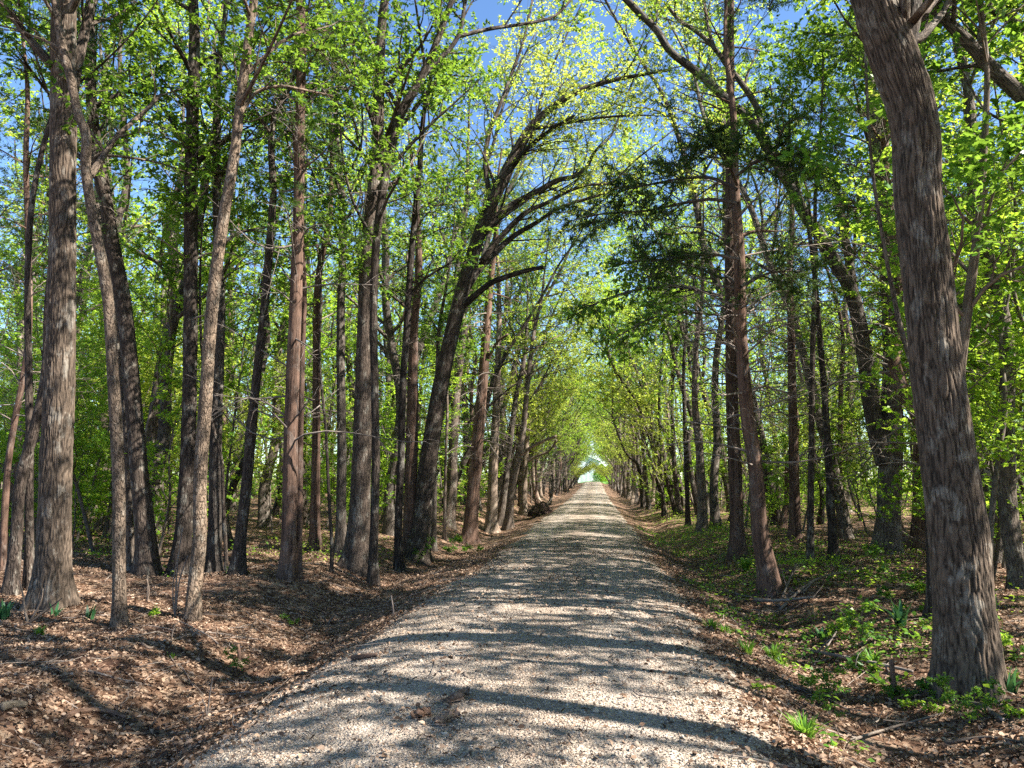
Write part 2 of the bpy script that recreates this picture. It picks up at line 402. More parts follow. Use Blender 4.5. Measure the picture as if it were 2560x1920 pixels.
def twig_leaves(Pt, m, l, w, shape=DIA, t0=.15, jit=.35, droop=.15, mi=1, side=.85, tintf=None):
    n, k, _ = Pt.shape
    t = rng.uniform(t0, 1, (n, m)); f = t * (k - 1); i = np.clip(f.astype(int), 0, k - 2); fr = (f - i)[..., None]
    ar = np.arange(n)[:, None]
    pos = Pt[ar, i] * (1 - fr) + Pt[ar, i + 1] * fr
    tan = nrm(Pt[ar, i + 1] - Pt[ar, i])
    lat = nrm(np.cross(tan, np.array([0, 0, 1.]) + rng.normal(0, .25, tan.shape)))
    sg = rng.choice([-1., 1.], (n, m, 1))
    ax = tan * .55 + lat * sg * side + rng.normal(0, jit, tan.shape) - np.array([0, 0, droop])
    nn = np.array([0, 0, 1.]) + rng.normal(0, .42, tan.shape)
    s = rng.uniform(.45, 1.3, (n, m))
    tw = np.clip(.25 + .5 * rng.uniform(0, 1, (n, 1)) + rng.normal(0, .2, (n, m)), 0, 1)
    v, fc, tt = leaf_geo(pos.reshape(-1, 3), ax.reshape(-1, 3), nn.reshape(-1, 3), (l * s).ravel(), (w * s).ravel(), shape, tint=tw.ravel())
    return (v, fc, mi, {'tint': tt})

def needles(Pt, m, l=.075, w=.016, mi=1):
    return twig_leaves(Pt, m, l, w, DIA, .05, .5, .05, mi, .55)

# ------------------------------------------------------------------ trees
def stem_mesh(pl, rl, s, mat, flare=.0, lump=.10, ridge=0):
    return mesh('trunk', [tpart(pl[None], rl[None], s, 0, flare=flare, lump=lump, ridge=ridge)], [mat], True)

def crown_parts(sk, zc, dens=1., leaf=(.10, .058), shape=DIA, lm='leaf', spread=2.6, nleaf=15, cedar=False, up=.3, n1=None, nb=6):
    """sk: list of (polyline, radii): the first is the trunk; limbs follow. Returns branchwork parts, crown parts"""
    pl, rl = sk[0]
    bw, cr = [], []
    zz = pl[:, 2]; k = len(pl)
    t0 = float(np.clip(np.argmax(zz > zc) / (k - 1), .05, .93))
    H = zz[-1]
    n1 = n1 or int(max(5, (H - zc) * 1.5 * dens))
    if cedar:
        a, ar = grow(pl[None], rl[None], int(n1 * 2.2), t0, .985, (spread * .7, spread * 1.1), 1.35, .08, .05, 7, .05, .35, .2)
        # shorter towards the top
        bw.append(tpart(a, ar, 4))
        b, br = grow(a, ar, 7, .2, 1, (.5, 1.1), .75, .05, .06, 5, .05, .5, .3, .5)
        cr.append(tpart(b, br, 3))
        c, _ = grow(b, br, 5, .15, 1, (.2, .45), .6, .1, 0, 4, .05, .5, .3, .3)
        cr.append(needles(c, nleaf))
        return bw, cr
    a, ar = grow(pl[None], rl[None], n1, t0, .99, (spread * .7, spread * 1.35), .95, up, .05, 8, .07, .5, .22)
    bw.append(tpart(a, ar, 6))
    for p_, r_l in sk[1:]:
        a = np.concatenate([a, catmull(p_, r_l, 8)[0][None]]); ar = np.concatenate([ar, catmull(p_, r_l, 8)[1][None]])
    b, br = grow(a, ar, nb, .2, 1, (spread * .30, spread * .62), .8 if nb < 10 else .6, .15, .04, 6, .08, .55 if nb < 10 else .34, .3, .3)
    bw.append(tpart(b, br, 4))
    c, c_r = grow(b, br, max(3, int(5 * dens)), .15, 1, (.4, .95), .75, .08, .06, 5, .07, .6, .35, .4, .008)
    cr.append(tpart(c, c_r, 3))
    cr.append(twig_leaves(c, nleaf, leaf[0], leaf[1], shape))
    return bw, cr

def dead_branches(pl, rl, n, z0, z1, L=(.8, 2.2), k2=4, dr=.15):
    zz = pl[:, 2]; k = len(pl)
    t0 = np.argmax(zz > z0) / (k - 1); t1 = (np.argmax(zz > z1) if zz[-1] > z1 else k - 1) / (k - 1)
    a, ar = grow(pl[None], rl[None], n, t0, t1, L, 1.35, .1, dr, 7, .09, .22, .2, rmax=.02)
    b, br = grow(a, ar, k2, .2, 1, (L[0] * .4, L[1] * .45), .8, .05, .08, 5, .1, .6, .3, .2)
    c, c_r = grow(b, br, 2, .2, 1, (L[0] * .2, L[1] * .25), .8, .0, .08, 4, .1, .6, .4, .2)
    return [tpart(a, ar, 5), tpart(b, br, 3), tpart(c, np.maximum(c_r, .003), 3)]

def extend(pts, rad, H, base):
    """carry a trunk on upward past the last given point until the tree is H tall"""
    pts = list(pts); rad = list(rad); d = nrm(pts[-1] - pts[-2]); H = max(H, pts[-1][2] - base[2] + 2.6)
    while pts[-1][2] - base[2] < H:
        d = nrm(d * .8 + np.array([rng.normal(0, .12), rng.normal(0, .12), .35]))
        pts.append(pts[-1] + d * 1.3)
        fr = (H - (pts[-1][2] - base[2])) / H
        rad.append(max(.015, min(rad[-1] * .9, rad[-1] * (.55 + fr))))
    rad[-1] = min(rad[-1], .02); rad[-2] = min(rad[-2], .04)
    return pts, rad

ROAD_CLEAR = []
def hero(name, label, path, w, bark, H=15, zc=6., limbs=(), kind='broad', drift=0., sides=20, flare=.5, dens=1.05, spread=2.6,
         lm='leaf', leaf=(.085, .05), shape=DIA, nleaf=23, dead=(), group=None, cat='tree', ext=True, D=None, nb=6, n1=None, ridge=0):
    if D is None: D, b = hit(*path[0])
    else:
        b = P(*path[0], D)
    H = H * .94
    n = len(path)
    pts = [P(px, py, D + drift * i / (n - 1)) for i, (px, py) in enumerate(path)]
    rad = [wi * .5 / F * D for wi in w]
    b = pts[0].copy()
    gzb = float(floor_z(b[0], b[1])); b[2] = gzb
    pts[0][2] = gzb - .06
    loc = [p - b for p in pts]
    if ext: loc, rad = extend(loc, rad, H, np.zeros(3))
    top = loc[-1][2]
    kk = int(max(24, len(loc) * 7))
    pl, rl = catmull(loc, rad, kk)
    plf, rlf = catmull(loc, rad, 560) if ridge else (pl, rl)
    root = thing(name, b, label, cat, group)
    link('trunk', stem_mesh(plf, rlf, sides, M[bark], flare, ridge=ridge), root)
    sk = [(pl, rl)]
    for lp in limbs:
        lpath, lw, ld = lp[0], lp[1], (lp[2] if len(lp) > 2 else (0, 0))
        q = [P(px, py, D + ld[0] + (ld[1] - ld[0]) * i / (len(lpath) - 1)) - b for i, (px, py) in enumerate(lpath)]
        rr = (lw[1] + (lw[0] - lw[1]) * (1 - np.linspace(0, 1, len(q))) ** 1.5) * .5 / F * D
        a, ar = catmull(q, rr, max(10, len(q) * 5))
        link('limb', mesh('limb', [tpart(a[None], ar[None], 12, 0, lump=.1, cap=True)], [M['oak' if bark == 'oakbig' else bark]], True), root)
        if not (len(lp) > 3 and lp[3] == 'bare'): sk.append((np.array(q), rr))
    if not ext: sk.append((np.array(loc[-11:]), np.array(rad[-11:])))
    bw, cr = crown_parts(sk, zc, dens, leaf, shape, lm, spread, 20 if kind == 'cedar' else nleaf, kind == 'cedar', n1=n1, nb=nb)
    link('branchwork', mesh('branchwork', bw, [M['oak' if bark == 'oakbig' else bark]], True), root)
    link('crown', mesh('crown', cr, [M['twig'], M['needle' if kind == 'cedar' else lm]]), root)
    if dead:
        link('dead_branchwork', mesh('dead_branchwork', dead_branches(pl, rl, *dead), [M['deadtwig' if kind != 'cedar' else 'deadtwig']], True), root)
    return root, b, sk

HB = []     # base points of the trees placed by hand
def H_(*a, **k):
    r, b, sk = hero(*a, **k); HB.append(b[:2]); return r, b, sk

# --- left of the road, near to far
H_('oak_tree', 'thick straight oak with flaring roots, largest trunk at the left edge', [(112, 1312), (116, 1200), (121, 1000), (128, 850), (133, 700), (135, 550), (136, 400), (138, 200), (140, 0)],
   [72, 66, 62, 58, 54, 52, 50, 50, 46], 'oakbig', 16, 5.6, ridge=.010, limbs=[([(140, 300), (165, 150), (185, 60), (205, -60)], (26, 18), (0, .6))], sides=190, flare=.75, spread=3)
H_('hickory_tree', 'slim crooked scaly-barked tree just right of the thick left oak', [(258, 1352), (257, 1200), (257, 1080), (252, 950), (245, 830), (230, 625), (212, 525), (195, 435), (185, 360), (185, 290), (172, 255), (150, 160), (135, 100), (120, 15), (112, -50)],
   [27, 26, 25, 25, 24, 23, 22, 21, 20, 19, 18, 17, 16, 15, 14], 'scaly', 11, 5.5, limbs=[([(190, 385), (215, 350), (250, 298), (300, 252), (348, 205)], (17, 8), (0, 1.2)), ([(133, 105), (90, 85), (40, 65), (0, 55)], (7, 4), (0, .8))], sides=24, flare=.45)
H_('oak_tree', 'dark trunk leaning left between the crooked tree and the upright dark oak', [(318, 1240), (316, 1180), (303, 1050), (286, 850), (266, 650), (242, 520), (228, 430), (205, 300)],
   [46, 42, 38, 34, 31, 29, 27, 24], 'dark', 15, 6.5, sides=24)
H_('oak_tree', 'dark upright trunk behind the pale slender tree on the left', [(388, 1240), (398, 1130), (405, 1000), (410, 800), (412, 600), (412, 450), (416, 250), (420, 60)],
   [42, 35, 32, 30, 29, 28, 26, 22], 'dark', 16, 6.5, sides=24, dead=(14, 3.5, 8, (.8, 2.0)))
H_('hickory_tree', 'pale slender tree with a sunlit base and one long arching side limb', [(414, 1338), (421, 1260), (430, 1180), (432, 1050), (445, 850), (455, 700), (470, 560), (490, 430), (505, 345), (517, 235), (535, 100), (548, 0)],
   [31, 29, 28, 28, 27, 26, 25, 23, 21, 20, 18, 17], 'scaly', 12, 6., limbs=[([(508, 335), (513, 285), (527, 232), (560, 196), (605, 186), (660, 195), (720, 208)], (12, 5), (0, .6))], sides=24, flare=.35)
H_('oak_tree', 'short sunlit grey trunk close behind the pale slender tree', [(462, 1236), (464, 1100), (466, 960), (470, 850), (475, 700), (470, 500), (468, 300)], [30, 27, 25, 23, 21, 19, 17], 'grey', 14, 5.5)
H_('sapling', 'thin wavy dark stem between the grey trunk and the leaning trunk', [(490, 1236), (486, 1150), (482, 1080), (478, 990), (462, 930), (440, 800), (432, 640)], [9, 8, 8, 7, 6, 6, 5], 'dark', 6.5, 3.5, sides=10, flare=.1, spread=1.2, n1=8)
H_('oak_tree', 'trunk leaning right toward the reddish twin cedar', [(513, 1240), (520, 1160), (532, 1050), (544, 920), (556, 800), (572, 660), (580, 560), (590, 420)], [29, 25, 23, 21, 19, 18, 17, 15], 'dark', 14, 6)
H_('cedar_tree', 'tall straight red-brown cedar with bare side branches left of the road', [(622, 1250), (625, 1150), (627, 1000), (631, 850), (639, 650), (645, 450), (648, 250), (650, 30)], [38, 33, 31, 29, 26, 23, 21, 19], 'cedar', 14, 8.2,
   kind='cedar', nleaf=12, spread=1.9, sides=24, flare=.35, dead=(38, 2.2, 8.5, (.9, 2.4), 4, .02))
H_('cedar_tree', 'thinner cedar stem pressed against the back of the tall red-brown cedar', [(644, 1246), (646, 1100), (648, 950), (652, 800), (657, 600)], [17, 15, 14, 12, 10], 'cedar', 8, 5.5, kind='cedar', spread=1.2, sides=14, flare=.2)
H_('cedar_tree', 'pinkish trunk in the clearing behind the twin cedars', [(680, 1186), (681, 1080), (683, 950), (684, 800), (688, 600)], [24, 20, 18, 17, 14], 'cedar', 13, 6, kind='cedar', spread=1.7, dead=(16, 2, 6))
H_('sapling', 'thin snaking dark stem right of the twin cedars', [(716, 1236), (717, 1180), (712, 1100), (708, 1020), (704, 930), (696, 850), (690, 760), (694, 640)], [9, 8, 7, 7, 6, 6, 5, 5], 'dark', 7, 3.6, sides=10, flare=.1, spread=1.2, n1=8)
H_('oak_tree', 'pale grey trunk in the clearing right of the pinkish trunk', [(735, 1196), (737, 1080), (738, 950), (736, 800), (736, 690), (740, 500)], [25, 21, 20, 19, 18, 15], 'grey', 15, 6.5)
H_('oak_tree', 'stout dark oak with flared base nearest the left road bend of ditch', [(768, 1228), (774, 1150), (779, 1050), (785, 900), (789, 740), (793, 600), (799, 500), (808, 400), (814, 330), (820, 180)], [56, 48, 43, 41, 37, 34, 31, 28, 26, 22], 'oak', 17, 6.5, sides=30, flare=.55, spread=3)
H_('elm_tree', 'slender dark tree in front of the stout oak, rising into two limbs sweeping right', [(805, 1260), (808, 1150), (812, 1000), (809, 820), (807, 650), (813, 525), (825, 425), (848, 310), (868, 240), (898, 190), (923, 140), (958, 50), (980, -10)],
   [21, 19, 18, 17, 17, 17, 18, 20, 20, 18, 16, 13, 12], 'dark', 11, 6, limbs=[([(912, 165), (950, 128), (988, 82), (1003, 15), (1010, -40)], (12, 8), (0, .5)), ([(985, 80), (1060, 62), (1130, 52), (1195, 36), (1232, 0), (1250, -40)], (10, 5), (.3, 2.)),
   ([(812, 520), (785, 480), (765, 440), (745, 370), (735, 280)], (8, 5), (0, -.5))], spread=2.4)
H_('elm_tree', 'slim trunk with sunlit foot standing left of the big leaning tree', [(861, 1232), (860, 1150), (866, 1000), (870, 850), (879, 700), (888, 560), (898, 450), (905, 380), (915, 250)], [19, 17, 16, 15, 15, 14, 13, 12, 10], 'dark', 12, 5.5, spread=2)
H_('cedar_tree', 'pinkish shaggy trunk behind the foot of the big leaning tree', [(884, 1200), (886, 1100), (889, 980), (891, 880), (895, 700)], [32, 28, 27, 25, 18], 'cedar', 11, 6, kind='cedar', spread=1.7, dead=(14, 2, 6))
H_('elm_tree', 'big leaning tree whose long limbs arch right across the road', [(897, 1204), (908, 1150), (925, 1000), (945, 870), (965, 770), (985, 680), (1010, 590), (1045, 480), (1078, 405), (1110, 340), (1150, 272), (1200, 226), (1262, 192), (1330, 172), (1395, 160), (1450, 150)],
   [56, 46, 39, 35, 33, 32, 31, 28, 26, 24, 19, 15, 12, 9, 7, 5], 'dark', 7, 9.5, ext=False, n1=3, nb=18, sides=26, flare=.5, spread=3.3, nleaf=12, dens=1.2, lm='leafy',
   limbs=[([(1028, 525), (1062, 480), (1103, 445), (1168, 410), (1203, 390), (1243, 380), (1268, 360), (1283, 330), (1318, 295), (1338, 250), (1363, 185), (1385, 130)], (20, 3), (0, 1.5)),
          ([(1008, 620), (1035, 580), (1070, 545), (1103, 515), (1160, 480), (1218, 445), (1283, 425), (1343, 405), (1410, 398), (1480, 392)], (20, 3), (0, 2.2)),
          ([(1040, 565), (1093, 500), (1143, 455), (1178, 440), (1223, 415), (1268, 400), (1318, 395), (1368, 350), (1418, 310), (1470, 268)], (15, 3), (.2, 1.2)),
          ([(1095, 375), (1140, 320), (1190, 280), (1240, 250)], (13, 5), (0, -1.2)),
          ([(1060, 440), (1048, 330), (1090, 200), (1130, 90), (1150, 0)], (13, 5), (0, 1.6)),
          ([(992, 668), (1030, 635), (1063, 610), (1103, 595), (1140, 584), (1174, 577)], (16, 9), (0, -.6), 'bare')])
H_('sapling', 'pale straight whip of a trunk right behind the big leaning tree', [(936, 1190), (938, 1100), (940, 980), (944, 850), (950, 700)], [14, 12, 11, 10, 8], 'grey', 9, 4.5, sides=10, spread=1.5)
H_('sapling', 'very thin white stem standing alone between the leaning trees', [(960, 1165), (961, 1080), (963, 990), (966, 900), (968, 780)], [8, 7, 6, 6, 5], 'pale', 8, 4.5, sides=10, spread=1.3, n1=8)
H_('cedar_tree', 'sunlit pink-brown trunk leaning right at the left verge past the big leaning tree', [(1013, 1172), (1018, 1110), (1028, 1000), (1038, 880), (1046, 780), (1053, 690), (1060, 600)], [33, 29, 27, 24, 21, 17, 14], 'cedar', 12, 7, kind='cedar', spread=1.7, dead=(24, 2.5, 7, (.8, 2.2), 5, .35),
   limbs=[([(1050, 790), (1062, 760), (1078, 735), (1098, 722)], (8, 5), (0, -.3), 'bare')])
H_('cedar_tree', 'pale bare trunk with a knot, next along the left verge', [(1060, 1146), (1064, 1070), (1065, 1010), (1069, 940), (1072, 880), (1076, 760)], [26, 22, 21, 18, 17, 13], 'pale', 13, 7, kind='cedar', spread=1.7, dead=(16, 3, 7))
H_('elm_tree', 'slim leaning trunk between two pale trunks on the left verge', [(1081, 1136), (1088, 1070), (1097, 1000), (1105, 930), (1116, 850)], [17, 15, 13, 12, 10], 'grey', 12, 5, lm='leafb')
H_('elm_tree', 'crooked pale trunk with an upturned bare branch over the left verge', [(1098, 1142), (1103, 1080), (1110, 1030), (1124, 970), (1130, 930), (1138, 850)], [20, 17, 16, 14, 13, 11], 'pale', 12, 5.5, limbs=[([(1120, 985), (1158, 960), (1180, 950), (1201, 942)], (8, 6), (0, -1.), 'bare')])
H_('elm_tree', 'lit trunk beside the dark root mound, with a dead limb reaching right', [(1130, 1112), (1132, 1060), (1134, 1000), (1137, 960), (1142, 880)], [16, 14, 13, 12, 9], 'pale', 13, 5, limbs=[([(1136, 1000), (1160, 985), (1185, 975), (1196, 962), (1202, 950)], (6, 4), (0, -1), 'bare')])
# far left edge cluster
H_('oak_tree', 'dim bent trunk at the extreme left edge behind the thick oak', [(24, 1282), (36, 1150), (46, 1030), (72, 935), (95, 830), (104, 650)], [27, 24, 22, 21, 18, 15], 'dark', 12, 6)
H_('oak_tree', 'dim straight trunk between the bent edge trunk and the thick oak', [(64, 1272), (63, 1100), (64, 950), (62, 800), (60, 600)], [19, 17, 16, 15, 13], 'dark', 13, 6)
H_('cedar_tree', 'narrow reddish trunk at the left edge seen above the bent trunk', [(4, 1230), (18, 1000), (62, 720), (60, 500), (56, 350)], [14, 13, 12, 12, 11], 'cedar', 12, 5, kind='cedar', spread=1.6, dead=(18, 2, 6))
H_('oak_tree', 'shadowed trunk peeking out right behind the crooked scaly tree', [(280, 1232), (276, 1120), (272, 980), (258, 820), (246, 640)], [25, 22, 20, 18, 15], 'grey', 14, 6)

# --- right of the road
r1 = H_('oak_tree', 'massive ridged oak leaning left at the right edge, forked at the top', [(2100, 1492), (2092, 1400), (2080, 1270), (2066, 1130), (2046, 980), (2025, 829), (2006, 640), (1994, 520), (1980, 400), (1978, 300), (1966, 225), (1942, 150), (1920, 90), (1900, 40), (1880, -20), (1850, -110)],
   [126, 122, 118, 114, 107, 101, 97, 95, 94, 92, 94, 96, 92, 88, 82, 76], 'oakbig', 17, 6.2, ridge=.011, sides=240, flare=.32, spread=4.2, dens=1.25,
   limbs=[([(1938, 160), (1956, 90), (1968, 40), (1972, -10), (1976, -90)], (50, 34), (0, .05)), ([(1950, 120), (1948, 40), (1942, -60)], (34, 22), (.35, .9))])
H_('oak_tree', 'dark shaded trunk half hidden behind the massive right oak', [(2022, 1335), (2018, 1200), (2012, 1050), (2004, 900), (1996, 700)], [34, 30, 27, 25, 22], 'dark', 14, 6)
fork = H_('oak_tree', 'grey oak forking low, its left stem leaning far out over the road', [(1916, 1196), (1920, 1100), (1924, 1000), (1925, 930), (1928, 850), (1926, 700), (1916, 560), (1908, 430), (1896, 300), (1880, 180)],
   [56, 49, 48, 46, 44, 36, 32, 29, 25, 21], 'grey', 15, 6.5, sides=28, flare=.4, nleaf=18, spread=2.8,
   limbs=[([(1912, 1000), (1893, 930), (1880, 860), (1866, 760), (1852, 680), (1835, 620), (1805, 570), (1770, 508), (1740, 465), (1712, 410), (1682, 360), (1655, 312), (1630, 270), (1570, 216), (1530, 176), (1472, 130), (1452, 115), (1418, 65), (1375, 22), (1345, -10)], (38, 14), (0, -.8)),
          ([(1642, 285), (1640, 248), (1599, 176), (1569, 140), (1540, 100), (1500, 65), (1469, 45), (1440, 10)], (16, 8), (.5, 1.)),
          ([(1545, 110), (1530, 60), (1520, -10)], (9, 6), (.5, 1.4)), 
          ([(1850, 660), (1830, 540), (1818, 470), (1820, 420)], (20, 16), (.6, .9))])
H_('cedar_tree', 'straight peeling red cedar right of the road, tallest of the cedar pair', [(1596, 1205), (1592, 1130), (1587, 1000), (1582, 880), (1579, 700), (1576, 450), (1578, 250), (1578, 60), (1578, -20)], [37, 30, 28, 26, 24, 20, 17, 15, 14], 'cedar', 16, 9.5, kind='cedar', spread=2.1, sides=24, flare=.4,
   dead=(44, 3., 10, (.9, 2.6), 5, .06))
c3 = H_('cedar_tree', 'knobbly cedar leaning left at the ditch edge, right of the straight red cedar', [(1668, 1278), (1656, 1220), (1644, 1165), (1634, 1030), (1613, 880), (1602, 740), (1597, 550), (1588, 400), (1584, 250)], [46, 40, 36, 32, 30, 26, 23, 18, 14], 'cedar', 9.5, 5.0, kind='cedar', n1=4, spread=1.8, sides=28, flare=.45,
   dead=(34, 2.0, 6, (.8, 2.2), 5, .05))
H_('elm_tree', 'thin dark straight trunk on the right bank left of its twin', [(1750, 1218), (1751, 1100), (1753, 950), (1754, 830), (1757, 700), (1762, 560)], [16, 14, 13, 12, 11, 9], 'dark', 10, 7.5, spread=1.5, sides=14, n1=6)
H_('elm_tree', 'thin dark trunk on the right bank nearer the forked grey oak', [(1800, 1208), (1796, 1110), (1792, 1030), (1783, 880), (1772, 740), (1762, 620)], [21, 17, 16, 14, 12, 10], 'dark', 10, 7.5, spread=1.5, sides=14, n1=6, dead=(14, 2.5, 6))
H_('cedar_tree', 'sun-dappled pinkish cedar deep behind the knobbly cedar', [(1717, 1168), (1716, 1060), (1714, 950), (1711, 830), (1708, 680)], [25, 22, 20, 18, 15], 'cedar', 13, 6.5, kind='cedar', spread=1.8, dead=(50, 1.5, 8, (.9, 2.8), 5))
H_('cedar_tree', 'broad reddish trunk just right of the forked grey oak', [(1988, 1182), (1990, 1080), (1990, 950), (1986, 800), (1980, 640)], [38, 33, 31, 28, 24], 'cedar', 13, 6, kind='cedar', spread=2, dead=(50, 1.5, 8, (.9, 3.), 5))
H_('cedar_tree', 'narrow lit cedar stem in the thicket left of the forked oak', [(1812, 1148), (1814, 1050), (1815, 960), (1816, 860), (1818, 700)], [13, 12, 11, 10, 8], 'cedar', 11, 5.5, kind='cedar', spread=1.5, dead=(44, 1.2, 7, (.9, 2.6), 5))
H_('cedar_tree', 'gnarled pale trunk with a broken stub on the right verge', [(1516, 1150), (1517, 1090), (1513, 1010), (1510, 960), (1504, 910), (1500, 820)], [23, 20, 18, 17, 15, 11], 'pale', 11, 5.5, kind='cedar', spread=1.7, limbs=[([(1517, 1085), (1524, 1072), (1529, 1066)], (10, 8), (0, -.1), 'bare')], dead=(20, 2.5, 6))
H_('elm_tree', 'near-black straight pole of a trunk left of the gnarled pale trunk', [(1486, 1137), (1484, 1060), (1481, 980), (1479, 900), (1477, 780)], [11, 10, 9, 9, 7], 'dark', 11, 5.5, sides=12, spread=1.8)
H_('elm_tree', 'dark slightly leaning trunk behind the near-black pole', [(1468, 1110), (1462, 1060), (1457, 1010), (1454, 950), (1452, 860)], [13, 11, 10, 9, 7], 'dark', 12, 6)
H_('elm_tree', 'thin black stem on the green right verge', [(1434, 1114), (1431, 1060), (1429, 1000), (1426, 940), (1424, 860)], [9, 8, 7, 7, 6], 'dark', 11, 5.5, sides=12)
H_('elm_tree', 'pale leaning trunk of the far pair on the right verge', [(1402, 1099), (1397, 1050), (1392, 1000), (1388, 950), (1384, 880)], [10, 9, 8, 7, 6], 'grey', 12, 5.5)
H_('elm_tree', 'far trunk forking left toward the road on the right verge', [(1390, 1095), (1386, 1050), (1383, 1025), (1375, 1000), (1358, 985), (1345, 965), (1338, 945)], [11, 9, 8, 7, 6, 5, 5], 'dark', 12, 5)
yo = H_('oak_tree', 'young lobed-leaf oak with a pale leaning stem behind the massive oak', [(2046, 1190), (2056, 1050), (2064, 900), (2076, 780), (2092, 650), (2112, 500), (2125, 330), (2132, 150)], [26, 24, 22, 21, 20, 17, 14, 11], 'pale', 9, 2.6, D=9.5, lm='oakleaf', leaf=(.135, .085), shape=LOB, spread=1.7, nleaf=10, n1=22)
H_('oak_tree', 'young lobed-leaf oak filling the gap left of the massive oak', [(2062, 1330), (2046, 1100), (2004, 900), (1944, 700), (1908, 520), (1886, 380), (1872, 180)], [14, 13, 11, 10, 8, 7, 6], 'grey', 7.5, 4.6, D=9.0, lm='oakleaf', leaf=(.135, .085), shape=LOB, spread=.8, nleaf=9, n1=5, sides=12, flare=.2)
H_('oak_tree', 'mottled oak beyond the right edge sending one thick limb into the top corner', [(2420, 1330), (2410, 1100), (2395, 800), (2370, 560), (2340, 380)], [70, 62, 58, 54, 48], 'grey', 14, 6, D=9.5,
   limbs=[([(2345, 400), (2280, 280), (2212, 212), (2144, 150), (2094, 95), (2040, 40), (2000, 0), (1960, -60)], (42, 22), (0, .5)), ([(2120, 120), (2118, 60), (2150, -10)], (14, 9), (.2, .5))])
# dark boughs over the road from the right-hand cedars
def boughs(rootinfo, D, paths, lm, leaf=None, m=9):
    root, b, sk = rootinfo
    for lpath, w, ld in paths:
        bw, cr = [], []
        q = [P(px, py, D + ld[0] + (ld[1] - ld[0]) * i / (len(lpath) - 1)) - b for i, (px, py) in enumerate(lpath)]
        a, ar = catmull(q, np.linspace(w[0], w[1], len(q)) * .5 / F * D, 12)
        bw.append(tpart(a[None], ar[None], 6))
        bb, br = grow(a[None], ar[None], 19, .12, 1, (.5, 1.3), .8, .0, .1, 6, .07, .6, .3, .55)
        bw.append(tpart(bb, br, 3))
        c, cr_ = grow(bb, br, 6, .1, 1, (.2, .5), .7, .02, .06, 4, .05, .6, .4, .4)
        bw.append(tpart(c, np.maximum(cr_, .003), 3))
        cr.append(needles(c, 56, .07, .015, 0) if leaf is None else twig_leaves(c, m, leaf[0], leaf[1], mi=0, droop=.5))
        link('bough', mesh('bough', bw, [M['twig']], True), root)
        link('foliage', mesh('foliage', cr, [M[lm]]), root)
boughs(c3, 11., [([(1592, 410), (1540, 385), (1480, 385), (1420, 395), (1350, 410)], (9, 3), (0, .8)), ([(1594, 440), (1540, 430), (1470, 440), (1400, 455), (1300, 462), (1240, 475)], (9, 3), (0, 1.5)),
                 ([(1590, 380), (1640, 345), (1700, 330), (1740, 335)], (8, 3), (0, -.6)), ([(1598, 560), (1540, 550), (1470, 555), (1420, 570)], (7, 3), (0, .5)),
                 ([(1592, 400), (1560, 330), (1510, 300)], (7, 3), (0, -1.)), ([(1600, 620), (1660, 590), (1730, 585)], (7, 3), (0, .6))], 'needle')

boughs(fork, 15.5, [([(1560, 640), (1470, 620), (1380, 625), (1300, 650), (1225, 690)], (8, 3), (0, 1.)), ([(1560, 600), (1480, 570), (1400, 560), (1330, 575)], (7, 3), (0, 1.6)),
                    ([(1550, 680), (1470, 675), (1400, 690), (1330, 730)], (6, 3), (0, -.6))], 'leaf', (.13, .07), 7)

# ------------------------------------------------------------------ templates for the woods behind
def tall(H, zc, r, dens, spread, lm, leaf, bark, cedar=False, lean=.5, n=14, dead=None, arch=0):
    k = 12; u = np.linspace(0, 1, k)[:, None]
    dr = nrm(np.array([rng.normal(), rng.normal(), 0])) if not arch else np.array([1., 0, 0])
    lean = arch or lean
    pl = np.concatenate([np.zeros((1, 3)), np.cumsum(rng.normal(0, .16, (k - 1, 3)) * [1, 1, 0], 0)]) + dr * lean * u ** 1.5 + np.array([0, 0, 1.]) * (u * H - .1)
    rl = r * (1 - .88 * u[:, 0]) 
    pl, rl = catmull(pl, rl, 40)
    bw, cr = crown_parts([(pl, rl)], zc, dens, leaf, DIA, lm, spread, n, cedar)
    return dict(trunk=(stem_mesh(pl, rl, 12, M[bark], .5), ), branchwork=(mesh('branchwork', bw, [M[bark]], True),),
                crown=(mesh('crown', cr, [M['twig'], M[lm]]),), **({'dead_branchwork': (mesh('dead_branchwork', dead_branches(pl, rl, *dead), [M['deadtwig']], True),)} if dead else {}))

def under(H, r, lm, leaf, n1, spread, z0=.5, nl=13):
    k = 8; u = np.linspace(0, 1, k)[:, None]
    pl = np.concatenate([np.zeros((1, 3)), np.cumsum(rng.normal(0, .09, (k - 1, 3)) * [1, 1, 0], 0)]) + np.array([.25, 0, 1.]) * u * H - [0, 0, .05]
    rl = r * (1 - .85 * u[:, 0]); pl, rl = catmull(pl, rl, 20)
    a, ar = grow(pl[None], rl[None], n1, z0 / H, .98, (spread * .6, spread * 1.2), 1.1, .2, .05, 6, .07, .5, .3)
    b, br = grow(a, ar, 6, .15, 1, (spread * .22, spread * .5), .75, .1, .05, 6, .07, .55, .3, .5)
    return dict(stem=(mesh('stem', [tpart(pl[None], rl[None], 8), tpart(a, ar, 4)], [M['twig']], True),),
                crown=(mesh('crown', [tpart(b, br, 3), twig_leaves(np.concatenate([a, b]), nl, leaf[0], leaf[1], t0=.1)], [M['twig'], M[lm]]),))

